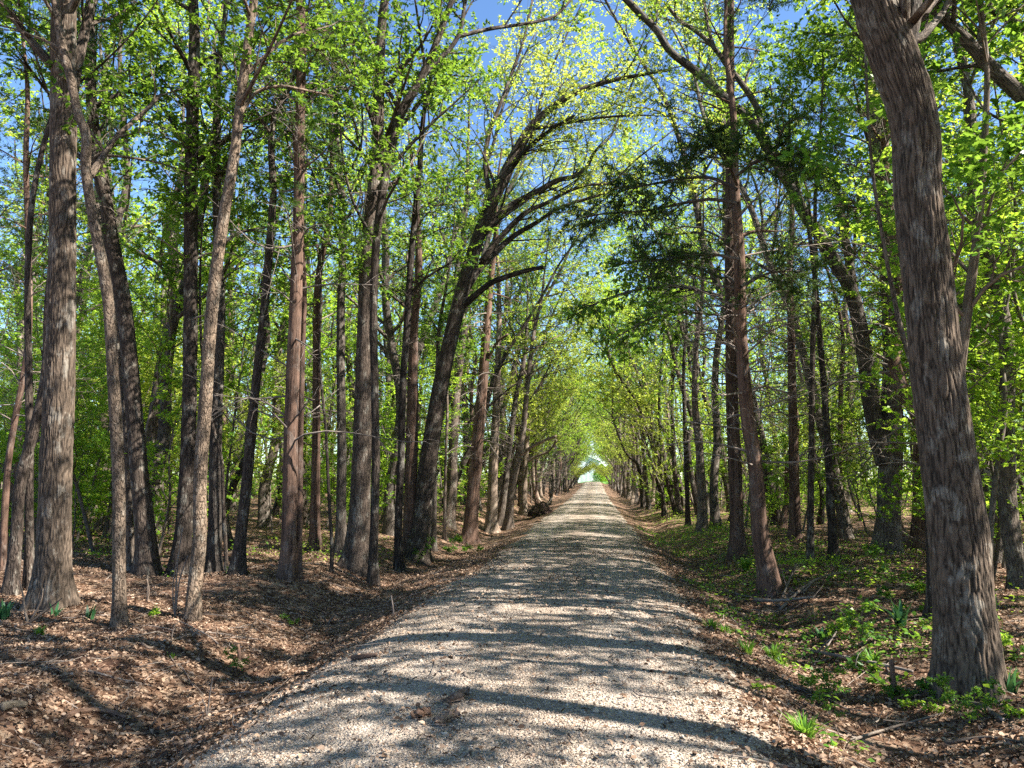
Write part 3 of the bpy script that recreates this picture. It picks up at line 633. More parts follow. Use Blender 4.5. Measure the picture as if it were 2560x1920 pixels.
TALL = [tall(15, 5, .17, .62, 2.8, 'leafb', (.10, .058), 'grey', n=28), tall(17, 6, .20, .62, 3.1, 'leafb', (.10, .058), 'oak', n=28), tall(13, 4, .12, .7, 2.2, 'leafb', (.095, .055), 'dark', n=24),
        tall(16, 5.5, .15, .62, 2.8, 'leafy', (.10, .06), 'grey', lean=1.4, n=24), tall(12, 3.4, .085, .75, 1.9, 'leafb', (.095, .055), 'dark', lean=1.0, n=24), tall(14, 4.5, .14, .65, 2.6, 'leaf', (.10, .06), 'pale', lean=.9, n=24)]
ARCH = [tall(10, 3.2, .13, 1.05, 3., 'leafy', (.105, .062), 'dark', n=20, arch=4.2), tall(11.5, 3.8, .15, 1.05, 3.3, 'leafb', (.105, .062), 'grey', n=20, arch=5.), tall(8.5, 2.8, .10, 1., 2.2, 'leafy', (.10, .06), 'dark', n=20, arch=3.6)]
ARCH.append(tall(14, 4.2, .15, 1.1, 3.7, 'leafy', (.095, .056), 'dark', n=22, arch=5.2)); ARCH.append(tall(12.5, 4., .14, 1.1, 3.5, 'leafb', (.095, .056), 'dark', n=22, arch=4.8))
HIGH = [tall(20, 8, .19, 1.1, 4.4, 'leafy', (.095, .056), 'grey', n=20, arch=5.5), tall(18.5, 7.5, .17, 1.1, 4.2, 'leafb', (.095, .056), 'dark', n=20, arch=6.)]
TK = ['grey', 'ridged', 'dark', 'leaning grey', 'pole-thin dark', 'pale']
CED = [tall(12, 4.5, .13, 1., 1.8, 'needle', (0, 0), 'cedar', True, .3, 32, (46, 1.2, 7, (.9, 2.4), 5)), tall(10, 3.2, .10, 1., 1.6, 'needle', (0, 0), 'cedar', True, .6, 32, (42, 1.0, 6, (.8, 2.2), 5)),
       tall(13, 6, .15, 1., 1.9, 'needle', (0, 0), 'pale', True, .3, 32, (46, 1.5, 8, (.9, 2.6), 5))]
CK = ['reddish', 'thin reddish', 'pale']
UND = [under(4.2, .03, 'leafb', (.09, .052), 20, 1.6, .5, 26), under(6.4, .04, 'leafb', (.09, .052), 24, 2.0, 1.8, 26), under(3.2, .022, 'leafb', (.082, .048), 15, 1.3, .4, 26),
       under(8.5, .045, 'leafb', (.09, .052), 26, 2.0, 3.0, 26), under(2.2, .016, 'leafb', (.078, .046), 13, 1.0, .25, 24), under(5.4, .035, 'leafy', (.086, .05), 22, 1.8, .8, 26)]

def plant(tpl, name, x, y, label, cat, group, sc=None, rz=None):
    sc = sc or (rng.uniform(.85, 1.2), rng.uniform(.85, 1.2))
    z = float(gz(x, y)); rz = rng.uniform(0, 6.28) if rz is None else rz
    if 'root' not in tpl:
        r = thing(name, (x, y, z), label, cat, group, rz); r.scale = (sc[0], sc[0], sc[1])
        for pn, (me,) in [i for i in tpl.items() if i[0] != 'root']: link(pn, me, r)
        tpl['root'] = r
    else: r = dup(tpl['root'], (x, y, z), rz, sc, label, cat, group)
    return r

def pxy(x, y):
    d = np.array([x, y, 1.6]) - CAM
    return CX + F * (d @ r_) / (d @ f_), d @ f_
def openview(x, y, m=0):
    px, D = pxy(x, y)
    return not ((1520 - m < px < 1990 + m and D < 19) or (510 - m < px < 770 + m and D < 24) or (px < 1285 and D < 15.5))
TAKEN = [tuple(p) for p in HB]
def free(x, y, d):
    return all((x - a) ** 2 + (y - b) ** 2 > d * d for a, b in TAKEN)
def scatter(n, xr, yr, d, ok, ypow=1.):
    out = []
    for _ in range(n * 60):
        if len(out) >= n: break
        y = yr[0] + (yr[1] - yr[0]) * rng.uniform() ** ypow
        lo, hi = xr(y); x = rng.uniform(lo, hi)
        if ok(x, y) and free(x, y, d): out.append((x, y)); TAKEN.append((x, y))
    return out

def bg_tree(x, y, zone, pc):
    side = 'left' if x < 0 else 'right'
    if rng.uniform() < pc:
        i = rng.integers(len(CED)); lab = CK[i] + ' cedar'; tp = CED[i]; nm = 'cedar_tree'
    else:
        i = rng.integers(len(TALL)); lab = TK[i] + ' broadleaf trunk'; tp = TALL[i]; nm = 'broadleaf_tree'
    w = {'row': f'in the far row lining the {side} road edge', 'woods': f'among many deep in the woods {side} of the road', 'near': f'in the nearer woods {side} of the road'}[zone]
    lab = f'{lab} {w}'
    plant(tp, nm, x, y, lab, 'tree', lab.replace('trunk', 'trunks').replace('cedar', 'cedars'))

# rows along the road far ahead
for sgn in (-1, 1):
    y = 27.
    while y < 168:
        x = -.05 + sgn * rng.uniform(3.1, 4.7) if y > 45 else sgn * rng.uniform(4.2, 5.6)
        if free(x, y, .9): TAKEN.append((x, y)); bg_tree(x, y, 'row', .22)
        y += rng.uniform(1.7, 4.6)
tanL = lambda y: -(y * .79 + 1.5); tanR = lambda y: y * .55 + 1.5
for x, y in scatter(18, lambda y: (max(tanL(y), -40), -4.6), (15, 26), 1.4, openview): bg_tree(x, y, 'near', .2)
for x, y in scatter(90, lambda y: (max(tanL(y), -44), -5), (26, 64), 1.5, lambda x, y: True, 1.2): bg_tree(x, y, 'woods', .12)
for x, y in scatter(20, lambda y: (4.4, tanR(y) + 4), (11, 24), 1.3, lambda x, y: (x > 5.4 or y > 17) and openview(x, y)): bg_tree(x, y, 'near', .55)
for x, y in scatter(64, lambda y: (5, tanR(y) + 5), (24, 64), 1.5, lambda x, y: True, 1.2): bg_tree(x, y, 'woods', .4)
for sgn in (-1, 1):
    y = 35.
    while y < 168:
        x = sgn * rng.uniform(4.0, 5.2); i = rng.integers(3)
        if y > 60 or sgn < 0 or rng.uniform() < .6:
            lab = f"{['low dark', 'taller grey', 'small dark'][i]} tree bowing over the road from the far {'left' if sgn < 0 else 'right'} edge"
            plant(ARCH[i], 'arching_tree', x, y, lab, 'tree', lab.replace('tree', 'trees'), rz=(0 if sgn < 0 else math.pi) + rng.normal(0, .35))
        y += rng.uniform(1.9, 4.2)
for k, y in enumerate((104, 111, 118, 124, 129, 134, 139, 143, 147, 151, 154, 157, 160, 162, 164, 166)):
    sgn = 1 if k % 2 else -1
    plant(ARCH[2], 'arching_tree', sgn * rng.uniform(3.3, 4.2), y, f"small dark tree bowing over the road from the far {'left' if sgn < 0 else 'right'} edge", 'tree', f"small dark trees bowing over the road from the far {'left' if sgn < 0 else 'right'} edge", (1., rng.uniform(.52, .62) if k > 6 else rng.uniform(.52, .68)), 0 if sgn < 0 else math.pi)
for k, (x, y) in enumerate([(-5., 29.), (5.2, 34), (-5.2, 37), (5., 41), (-4.9, 44.5), (5., 49), (-5.2, 53), (5.2, 58), (-5, 63)]):
    sd_ = 'left' if x < 0 else 'right'
    plant(ARCH[3 + k % 2], 'arching_tree', x, y, f"tall {['yellow-green', 'spring-green'][k % 2]} tree bowing over the road from its {sd_} side", 'tree', f"tall {['yellow-green', 'spring-green'][k % 2]} trees bowing over the road from its {sd_} side", rz=(0 if x < 0 else math.pi) + rng.normal(0, .3))
for k, (x, y) in enumerate([(-6.4, 25.), (6.6, 27.5), (-6.8, 31.5), (6.4, 35.), (-6.2, 40.), (6.8, 45.), (7.2, 22.)]):
    sd_ = 'left' if x < 0 else 'right'
    plant(HIGH[k % 2], 'arching_tree', x, y, f"towering {['grey-barked', 'dark-barked'][k % 2]} tree whose high crown leans over the road from its {sd_} side", 'tree', f"towering {['grey-barked', 'dark-barked'][k % 2]} trees leaning over the road from its {sd_} side", rz=(0 if x < 0 else math.pi) + rng.normal(0, .3))
# trees on the sunny side, outside the picture, that throw shade on the road
for x, y in [(6.5, 1.0), (9., -3.5), (5.6, -7.5), (12.5, 4.5), (13, -8), (16, -1.5), (4.9, 3.0), (7.6, -6.), (10, 1.), (8.6, 4.6), (11.4, -4.2), (5.4, -1.8), (6.8, 3.4), (14, 2.), (9.6, -8.5), (18, -6), (4.6, -4.5), (12, 8.5), (5.9, 5.2), (7.8, 8.0), (6.2, -.6), (9.2, 7.)]:
    bg_tree(x, y, 'near', .1)
SHADE = [(4.4, -.6), (5.6, -2.6), (6.2, 2.4), (7.4, -.8), (5.0, -6.2), (8.2, 2.2), (6.6, -4.6), (9.4, -1.6)]  # out-of-view saplings added beside the camera for finer leaf dapple on the road
# understorey
def sapling(x, y):
    i = rng.integers(len(UND)); side = 'left' if x < 0 else 'right'
    hh = ['waist-high', 'tall thin', 'small', 'tallest thin', 'knee-high', 'yellow-green'][i] if False else ['leafy', 'tall leafy', 'low leafy', 'taller darker', 'knee-high', 'yellowish'][i]
    where = 'just behind the front trunks' if y < 22 else 'deep in the woods'
    lab = f'{hh} spring-green sapling {where} {side} of the road'
    plant(UND[i], 'sapling', x, y, lab, 'sapling', lab.replace('sapling', 'saplings'))
for x, y in SHADE: plant(UND[3], 'sapling', x, y, 'tall unseen sapling added right of the camera to dapple the road', 'sapling', 'tall unseen saplings added to dapple the road')
TAKEN2 = TAKEN; TAKEN = [tuple(p) for p in HB]
for x, y in scatter(62, lambda y: (max(tanL(y), -30), -5.2), (15.0, 27), .7, openview): sapling(x, y)
for x, y in scatter(66, lambda y: (max(tanL(y), -36), -4.8), (26, 58), .8, lambda x, y: True): sapling(x, y)
for x, y in scatter(46, lambda y: (4.6, tanR(y) + 3), (9.5, 26), .7, lambda x, y: (x > 5.3 or y > 18) and openview(x, y)): sapling(x, y)
for x, y in scatter(44, lambda y: (4.6, tanR(y) + 3), (26, 58), .8, lambda x, y: True): sapling(x, y)
for x, y in scatter(38, lambda y: (3.6, 7), (34, 160), .8, lambda x, y: True): sapling(x, y)
for x, y in scatter(38, lambda y: (-8, -4.0), (34, 160), .8, lambda x, y: True): sapling(x, y)

# far-off wood: one mass of leaves and trunks
def far_wood():
    parts = []
    n = 680000
    y = 38 + 152 * rng.uniform(0, 1, n) ** 1.5; s = rng.choice([-1, 1], n)
    x = np.where(s < 0, -6 - (y * .85 + 8) * rng.uniform(0, 1, n), 6 + (y * .62 + 8) * rng.uniform(0, 1, n))
    w_ = rng.uniform(0, 1, n) < .10                                  # the same wood carried round to both flanks
    yf = rng.uniform(6, 46, n); xf = np.where(s < 0, -(yf * .82 + 9) - 30 * rng.uniform(0, 1, n), yf * .6 + 11 + 30 * rng.uniform(0, 1, n))
    x = np.where(w_, xf, x); y = np.where(w_, yf, y)
    keep = (w_ | (np.hypot(x, y) > 46)) & (np.abs(x) > 5.5 + 0 * y)
    x, y = x[keep], y[keep]
    zt = 19 * (.65 + .6 * fbm(x * .12, y * .12, 91, 3))
    z = gz(x, y) + zt * rng.uniform(0.01, 1, len(x)) ** np.where(rng.uniform(0, 1, len(x)) < .45, 2.2, .8)
    cl = fbm(x * .35 + z * .2, y * .35 + z * .31, 95, 3)
    k = cl > .42; x, y, z = x[k], y[k], z[k]
    c = np.stack([x, y, z], -1); m = len(c)
    ax = rng.normal(0, 1, (m, 3)) * [1, 1, .4]; nn = rng.normal(0, .6, (m, 3)) + [0, 0, .8]
    sz = rng.uniform(.13, .32, m)
    v, f, t = leaf_geo(c, ax, nn, sz, sz * .62, tint=np.clip(.35 + .5 * vn(x * .2, y * .2, 99) * rng.uniform(.6, 1.3, m), 0, 1))
    parts.append((v, f, 1, {'tint': t}))
    q = 420
    y = rng.uniform(62, 190, q); s = rng.choice([-1, 1], q)
    x = np.where(s < 0, -6 - (y * .8) * rng.uniform(0, 1, q), 6 + (y * .6) * rng.uniform(0, 1, q))
    u = np.linspace(0, 1, 6)[None, :, None]
    b = np.stack([x, y, gz(x, y) - .1], -1)[:, None]
    top = np.stack([rng.normal(0, .9, q), rng.normal(0, .9, q), rng.uniform(10, 15, q)], -1)[:, None]
    pl = b + top * u + rng.normal(0, .07, (q, 6, 3)) * [1, 1, 0]
    parts.append(tpart(pl, np.repeat(rng.uniform(.07, .17, (q, 1)), 6, 1) * (1 - .75 * u[0, :, 0]), 7))
    return mesh('far_wood', parts, [M['grey'], M['leafb']])
tag(link('far_wood', far_wood()), 'far-off mass of spring woodland closing both sides of the road', 'woodland', kind='stuff')

# ------------------------------------------------------------------ forest floor: litter, gravel, twigs, ground cover
def in_view(x, y, mar=.6):
    return (x > -(y * .79 + mar)) & (x < y * .56 + mar + .42)
def litter():
    n = 450000
    y = 2.6 + 19 * rng.uniform(0, 1, n) ** 1.7; x = rng.uniform(-15, 12, n)
    _, e = rz_(x, y)
    p = np.where(e < 1.3, .10 + .25 * sstep(fbm(x * .9, y * .5, 117), .5, .62), np.where(e < 1.9, .22 + (e - 1.3) * 1.3, 1.))
    p = p * np.where(fbm(x * .8, y * .8, 111) > .40, 1, .35)
    k = in_view(x, y) & (rng.uniform(0, 1, n) < p)
    x, y = x[k], y[k]; m = len(x)
    c = np.stack([x, y, floor_z(x, y) + rng.uniform(.002, .03, m)], -1)
    a = rng.uniform(0, 6.28, m); ax = np.stack([np.cos(a), np.sin(a), rng.normal(0, .35, m)], -1)
    nn = np.stack([rng.normal(0, .55, m), rng.normal(0, .55, m), np.ones(m)], -1)
    l = rng.uniform(.018, .056, m); w = l * rng.uniform(.28, .7, m)
    shp = (np.array([0, .25, .6, 1, .6, .25]), np.array([0, .42, .5, 0, -.5, -.42]))
    v, f, t = leaf_geo(c, ax, nn, l, w, shp, .3, rng.uniform(0, 1, m), .35)
    return mesh('leaf_litter', [(v, f, 0, {'tint': t})], [M['litter']])
tag(link('leaf_litter', litter()), 'dead brown leaves carpeting the verges and ditches', 'leaf litter', kind='stuff')

def stones():
    n = 100000
    y = 2.8 + 17 * rng.uniform(0, 1, n) ** 1.9; x = rng.uniform(-2.9, 2.2, n)
    z, e = rz_(x, y); k = (e < 1.85) & (rng.uniform(0, 1, n) < np.where(e < 1.5, 1, .5) * (1 - .6 * np.exp(-((np.abs(x + .15) - .82) / .22) ** 2) * fbm(x, y * .4, 119))) & in_view(x, y)
    x, y, z = x[k], y[k], z[k]; m = len(x)
    base = np.array([[1, 0, 0], [-1, 0, 0], [0, 1, 0], [0, -1, 0], [0, 0, 1], [0, 0, -1.]])
    s = rng.uniform(.004, .012, m) * (1 + 1.1 * (rng.uniform(0, 1, m) > .965))
    V = base[None] * (s[:, None] * rng.uniform(.6, 1.25, (m, 3)) * [1, 1, .62])[:, None] + rng.normal(0, .22, (m, 6, 3)) * s[:, None, None]
    a = rng.uniform(0, 6.28, m); ca, sa = np.cos(a)[:, None], np.sin(a)[:, None]
    V = np.stack([V[..., 0] * ca - V[..., 1] * sa, V[..., 0] * sa + V[..., 1] * ca, V[..., 2]], -1)
    V += np.stack([x, y, z + s * .2], -1)[:, None]
    fc = np.array([[0, 2, 4], [2, 1, 4], [1, 3, 4], [3, 0, 4], [2, 0, 5], [1, 2, 5], [3, 1, 5], [0, 3, 5]])
    return mesh('road_stones', [(V.reshape(-1, 3), (np.arange(m)[:, None, None] * 6 + fc[None]).reshape(-1, 3), 0, {'tint': np.repeat(rng.uniform(0, 1, m), 6)})], [M['stone']])
tag(link('road_stones', stones()), 'loose pale gravel stones covering the road surface', 'gravel', kind='stuff')

def twig_litter():
    n = 8000
    y = 3.2 + 26 * rng.uniform(0, 1, n) ** 1.6; x = rng.uniform(-16, 13, n)
    _, e = rz_(x, y); k = in_view(x, y) & ((e > 1.7) | (rng.uniform(0, 1, n) < .12)); x, y = x[k], y[k]; m = len(x)
    a = rng.uniform(0, 6.28, m); L = rng.uniform(.05, .16, m) + .7 * rng.uniform(0, 1, m) ** 4
    u = np.linspace(-.5, .5, 6)[None]
    px = x[:, None] + np.cos(a)[:, None] * L[:, None] * u + rng.normal(0, .012, (m, 6)); py = y[:, None] + np.sin(a)[:, None] * L[:, None] * u + rng.normal(0, .012, (m, 6))
    pz = floor_z(px, py) + .012 + rng.uniform(0, .10, (m, 1)) * (u + .5) * (rng.uniform(0, 1, (m, 1)) < .4) + rng.normal(0, .004, (m, 6))
    r = (rng.uniform(.0015, .004, m) * (1 + L * 1.6))[:, None] * np.linspace(1, .5, 6)[None]
    return mesh('twig_litter', [tpart(np.stack([px, py, pz], -1), r, 5)], [M['deadtwig']], True)
tag(link('twig_litter', twig_litter()), 'small dead twigs strewn over the forest floor', 'twigs', kind='stuff')

def cover(name, label, n, xr, yr, thr, hmax, seed, lm):
    y = yr[0] + (yr[1] - yr[0]) * rng.uniform(0, 1, n) ** 1.5
    x = rng.uniform(xr[0], xr[1], n)
    k = in_view(x, y, 1.5) & (fbm(x * .5, y * .5, seed, 3) + .3 * (vn(x * 3, y * 3, seed + 9) - .5) > thr)
    x, y = x[k], y[k]; m = len(x)
    cl = vn(x * 2.2, y * 2.2, seed + 5)
    c = np.stack([x, y, gz(x, y) + .02 + hmax * cl * rng.uniform(0, 1, m) ** 1.3], -1)
    a = rng.uniform(0, 6.28, m); ax = np.stack([np.cos(a), np.sin(a), rng.normal(.1, .35, m)], -1)
    nn = rng.normal(0, .4, (m, 3)) + [0, 0, 1]
    l = rng.uniform(.035, .085, m)
    v, f, t = leaf_geo(c, ax, nn, l, l * .6)
    j = rng.integers(0, m, m // 7)
    st = np.stack([np.stack([x[j], y[j], gz(x[j], y[j])], -1), c[j]], 1)
    st = np.stack([st[:, 0], st.mean(1) + rng.normal(0, .01, (len(j), 3)), st[:, 1]], 1)
    tv, tf, tb = tubes(st, np.full((len(j), 3), .002), 3)
    tag(link(name, mesh(name, [(v, f, 0, {'tint': t}), (tv, tf, 0, {'tint': np.full(len(tv), .2)})], [M[lm]])), label, 'ground cover', kind='stuff')
cover('ground_cover', 'low green plants spreading over the right bank under the trees', 42000, (3.3, 22), (6.5, 42), .465, .42, 131, 'leafb')
cover('ground_cover', 'low green plants under the woods left of the road', 46000, (-34, -4.2), (13.5, 48), .47, .4, 141, 'leafb')
cover('ground_cover', 'sparse sprouts along the right verge of the road', 9000, (1.9, 4.4), (3.2, 30), .47, .2, 151, 'leaf')

cover('ground_cover', 'low green plants on the right verge farther up the road', 9000, (2.3, 6), (13, 48), .46, .24, 161, 'leafb')
def G(px, py):
    D, p = hit(px, py); p = p.copy(); p[2] = float(floor_z(p[0], p[1])); return D, p
def stick(label, path, w, mat='deadtwig', lift=None, twigs=0, name='fallen_branch', cat='branch', flat=1.):
    """path of ground pixels; lift = heights above ground in metres"""
    q = [G(*p)[1] for p in path]; D = G(*path[0])[0]
    lift = lift or [0] * len(q)
    b = q[0].copy()
    r0 = w[0] * .5 / F * D; r1 = w[1] * .5 / F * D
    pts = np.array([p + [0, 0, l + r0 * .7] for p, l in zip(q, lift)]) - b
    a, ar = catmull(pts, np.linspace(r0, r1, len(pts)), max(14, len(pts) * 6))
    root = thing(name, b, label, cat)
    parts = [tpart(a[None], ar[None], 8, lump=.14, cap=True)]
    link('stick', mesh('stick', parts, [M[mat]], True), root)
    if twigs:
        c, cr = grow(a[None], ar[None], twigs, .25, 1, (.18, .45), .7, .25, 0, 5, .08, .55, .4)
        c[..., 2] = np.maximum(c[..., 2], .01)
        link('side_twigs', mesh('side_twigs', [tpart(c, cr, 5)], [M[mat]], True), root)
    return root
def upright(label, base, tips, w, mat='deadtwig', name='standing_twig', cat='twig'):
    D, b = G(*base); root = thing(name, b, label, cat)
    for tip in tips:
        q = [P(px, py, D) - b for px, py in [base] + tip]; q[0][2] = -.03
        a, ar = catmull(np.array(q) + np.array([0, 1, 0]) * np.linspace(0, rng.normal(0, .1), len(q))[:, None], np.linspace(w[0], w[1], len(q)) * .5 / F * D, 14)
        link('stem', mesh('stem', [tpart(a[None], ar[None], 6, lump=.1, cap=True)], [M[mat]], True), root)
    return root
upright('bleached forked dead branch sticking up at the foot of the thick left oak', (62, 1346), [[(52, 1318), (45, 1280), (36, 1254)], [(85, 1330), (112, 1310), (135, 1292)], [(80, 1318), (92, 1290), (95, 1270)]], (6, 2), 'pale', 'dead_branch', 'branch')
stick('crooked whitish stick lying between the two slim left trees', [(305, 1392), (322, 1402), (345, 1392), (378, 1384), (412, 1372)], (7, 4), 'pale', twigs=2)
stick('long thin stick lying right of the pale slender tree', [(425, 1366), (480, 1372), (530, 1380), (570, 1384)], (5, 2.5), twigs=2)
stick('smooth reddish half-buried root in the left ditch bank', [(128, 1572), (150, 1552), (172, 1542), (212, 1540), (245, 1546), (272, 1556)], (15, 9), 'barkslab', name='exposed_root', cat='root')
stick('pale broken chunk of wood at the left edge of the picture', [(2, 1536), (28, 1531), (56, 1530)], (20, 12), 'oldwood', name='wood_chunk', cat='wood')
stick('slanting dark branch in the left ditch below the short stake', [(258, 1590), (330, 1586), (395, 1570)], (7, 3), 'twig', twigs=3)
stick('straight bare branch in the leaves left of the ditch', [(190, 1452), (260, 1470), (330, 1486)], (6, 3), twigs=2)
stick('light stick along the left road shoulder', [(560, 1480), (600, 1463), (628, 1446)], (6, 4), 'pale')
upright('short broken stake standing in the left ditch bank', (518, 1422), [[(517, 1408), (515, 1392)]], (9, 7), 'barkslab', 'stake', 'stake')
upright('forked bare whip standing in the left ditch', (448, 1546), [[(446, 1525), (441, 1508)], [(452, 1515), (458, 1480), (462, 1462)]], (4, 2))
upright('straight thin stick standing at the left shoulder of the road', (851, 1330), [[(847, 1310), (842, 1288)]], (5, 3))
upright('pale broken twig clump standing between the pale slender tree and the road', (708, 1350), [[(706, 1340), (704, 1328)], [(713, 1340), (718, 1333)]], (5, 4), 'pale')
upright('bare bush twig rising beside the pale slender tree', (378, 1330), [[(380, 1260), (384, 1200), (392, 1140)], [(390, 1240), (404, 1200)], [(372, 1270), (386, 1180)]], (4, 1.5))
upright('pair of thin grey stems rising right of the crooked scaly tree', (318, 1300), [[(312, 1270), (305, 1245)], [(322, 1270), (318, 1250)]], (4, 2), 'pale')
def slab(label, quad, th, lift, mat='palebark'):
    q = [G(*p)[1] for p in quad]; b = q[0].copy(); root_pts = np.array(q) - b
    nu, nv = 12, 5; u = np.linspace(0, 1, nu)[:, None]; v = np.linspace(0, 1, nv)[None]
    p = (root_pts[0] * ((1 - u) * (1 - v))[..., None] + root_pts[1] * (u * (1 - v))[..., None] + root_pts[2] * (u * v)[..., None] + root_pts[3] * ((1 - u) * v)[..., None])
    p[..., :2] += rng.normal(0, .010, (nu, nv, 2)); p[:, :, 0] += .03 * rng.normal(0, 1, (nu, 1)) * np.abs(v - .5)
    arch = .03 * np.sin(np.pi * v) + lift * np.sin(u * 2.2) + rng.normal(0, .004, (nu, nv))
    top = p + np.array([0, 0, 1.]) * (arch + th)[..., None]; bot = p + np.array([0, 0, 1.]) * (arch * .6 + .004)[..., None]
    F1 = gridf(nu, nv); i = np.arange(nu * nv).reshape(nu, nv); n = nu * nv
    ed = np.concatenate([i[:, 0], i[-1, 1:], i[-2::-1, -1], i[0, -2:0:-1]]); e2 = np.roll(ed, -1)
    side = np.stack([ed, e2, e2 + n, ed + n], -1)
    V = np.concatenate([top.reshape(-1, 3), bot.reshape(-1, 3)])
    bk = V @ np.array([[1., 0, .2], [.3, .2, 1.], [0, 1., 0]])
    o = link('bark_piece', mesh('bark_piece', [(V, [F1[:, ::-1], F1 + n, side], 0, {'bark': bk})], [M[mat]]), None, b)
    tag(o, label, 'bark')
slab('dark red-brown bark chunk on the near road', [(888, 1560), (930, 1552), (936, 1560), (893, 1568)], .014, .012, 'barkslab')
slab('pale flat bark slab lying on the near road', [(940, 1578), (985, 1552), (990, 1562), (948, 1586)], .012, .01)
slab('curled bark strip with raised ends on the road above the flat slab', [(956, 1530), (1008, 1512), (1014, 1520), (964, 1537)], .01, .03)
stick('old log fragment at the left side of the gravel', [(760, 1437), (785, 1432), (814, 1428)], (14, 9), 'barkslab', name='wood_chunk', cat='wood')
stick('dark thin branch lying across the middle of the gravel road', [(1285, 1305), (1320, 1309), (1358, 1312)], (5, 3), 'twig')
upright('freshly splintered yellow stump in the right ditch', (1760, 1336), [[(1752, 1326), (1746, 1312)], [(1759, 1322), (1757, 1308)], [(1766, 1324), (1768, 1311)], [(1772, 1330), (1780, 1326)], [(1763, 1325), (1763, 1314)]], (12, 4), 'wood', 'stump', 'stump')
upright('broken brown stake left of the massive oak', (1932, 1500), [[(1927, 1465), (1922, 1424)]], (13, 10), 'barkslab', 'stake', 'stake')
stick('long curved pale branch running up the right bank', [(1684, 1320), (1725, 1290), (1769, 1266), (1830, 1246), (1884, 1226)], (7, 4), 'pale', [0, .06, .1, .06, 0], 2)
stick('white forked branch propped beside the knobbly cedar', [(1682, 1312), (1700, 1288), (1722, 1262)], (5, 4), 'pale', [0, .12, .3], 3)
stick('grey curved branch beside the white forked one', [(1704, 1284), (1730, 1286), (1752, 1280)], (6, 4), 'pale', [0.02, .02, .1], 1)
stick('long dead branch lying from the ditch to the massive oak', [(1729, 1404), (1819, 1434), (1899, 1449), (1972, 1460)], (7, 5), 'deadtwig', [0, .06, .05, .02], 3)
stick('slanting stick leaning up out of the right ditch', [(1758, 1440), (1785, 1412), (1814, 1380)], (5, 3), 'deadtwig', [0, .05, .12])
stick('crooked root-like branch on the litter right of the massive oak foot', [(2098, 1526), (2128, 1530), (2140, 1542), (2168, 1562)], (12, 8), 'deadtwig')
stick('long dark branch in the leaves at the bottom right', [(1830, 1606), (1900, 1592), (1975, 1576), (2040, 1552)], (8, 4), 'twig', [0, .03, .05, .03], 3)
stick('dark stick in the litter of the bottom right corner', [(2040, 1612), (2120, 1600), (2205, 1606)], (9, 5), 'twig', twigs=3)
stick('thin branch lying over the right ditch below the straight cedar', [(1470, 1255), (1540, 1268), (1620, 1292), (1660, 1300)], (5, 3), 'deadtwig', twigs=4)
stick('tangle of dead boughs at the foot of the knobbly cedar', [(1630, 1300), (1690, 1312), (1760, 1300)], (8, 4), 'deadtwig', [0, .08, .05], 12)
upright('forked sprig with a few bare twigs in the bottom right litter', (1822, 1616), [[(1816, 1596), (1806, 1572)], [(1826, 1596), (1834, 1580)]], (4, 2), 'pale')

# grass tufts, blades, seedlings
def blades(name, label, cat, base, n, hpx, wpx, mat, lean=.5, group=None):
    D, b = G(*base); Hh = hpx / F * D; W = wpx / F * D
    root = thing(name, b, label, cat, group)
    a = rng.uniform(0, 6.28, n); ln = rng.uniform(.1, lean, n) * Hh * 1.4; h = Hh * rng.uniform(.5, 1.05, n)
    k = 6; u = np.linspace(0, 1, k)[None, :, None]
    d = np.stack([np.cos(a), np.sin(a), 0 * a], -1)[:, None]
    st = d * rng.uniform(0, .06, (n, 1, 1)) 
    c = st + d * ln[:, None, None] * u ** 1.8 + np.array([0, 0, 1.]) * (h[:, None, None] * (u - .32 * (ln / Hh)[:, None, None] * u ** 3)) - [0, 0, .01]
    s = np.cross(d, [0, 0, 1.]) * (W * .5 * (1 - u ** 2.2) + .0004)
    V = np.stack([c - s, c + s], 2); i = np.arange(n * k * 2).reshape(n, k, 2)
    f = np.stack([i[:, :-1, 0], i[:, :-1, 1], i[:, 1:, 1], i[:, 1:, 0]], -1).reshape(-1, 4)
    link('blade_clump', mesh('blade_clump', [(V.reshape(-1, 3), f, 0, {'tint': np.repeat(rng.uniform(0, 1, n), k * 2)})], [M[mat]]), root)
for lab, base, n, h, w in [('fine grass tuft at the right edge of the gravel, nearest the camera', (1739, 1592), 70, 62, 5), ('wide grass tuft at the road edge below the knobbly cedar', (1672, 1424), 60, 40, 4), ('smaller grass tuft just left of the wide one', (1615, 1412), 40, 36, 4),
                           ('lit yellow-green grass tuft at the gravel edge below the straight cedar', (1536, 1358), 50, 26, 3), ('dim grass tuft beside the lit one on the right verge', (1566, 1366), 40, 24, 3), ('grass tuft in the leaves left of the massive oak', (1886, 1432), 30, 38, 4),
                           ('small lit grass tuft below the thick left oak', (84, 1372), 26, 26, 4), ('flat green tuft in the left litter', (371, 1420), 22, 14, 5), ('grassy clump at the foot of the straight red cedar', (1612, 1232), 80, 34, 3), ('low grass clump at the right bank under the thin trunks', (1690, 1440), 40, 30, 4)]:
    blades('grass_tuft', lab, 'grass', base, n, h, w, 'grassb', .6)
for lab, base, n, h, w in [('dark spiky plant with sword-like blades between ditch and massive oak', (1946, 1352), 22, 66, 9), ('small spiky plant of a few upright blades in the right ditch', (1776, 1380), 9, 36, 7), ('bluish sword-leaved clump cut by the left edge', (8, 1338), 22, 48, 8),
                           ('single clump of upright broad blades right of the thick left oak', (191, 1338), 5, 42, 8), ('tall broad blades beside the foot of the massive oak', (2178, 1500), 8, 70, 13), ('small blades behind the bleached forked branch', (120, 1330), 5, 36, 7)]:
    blades('spiky_plant', lab, 'plant', base, n, h, w, 'iris', .45)
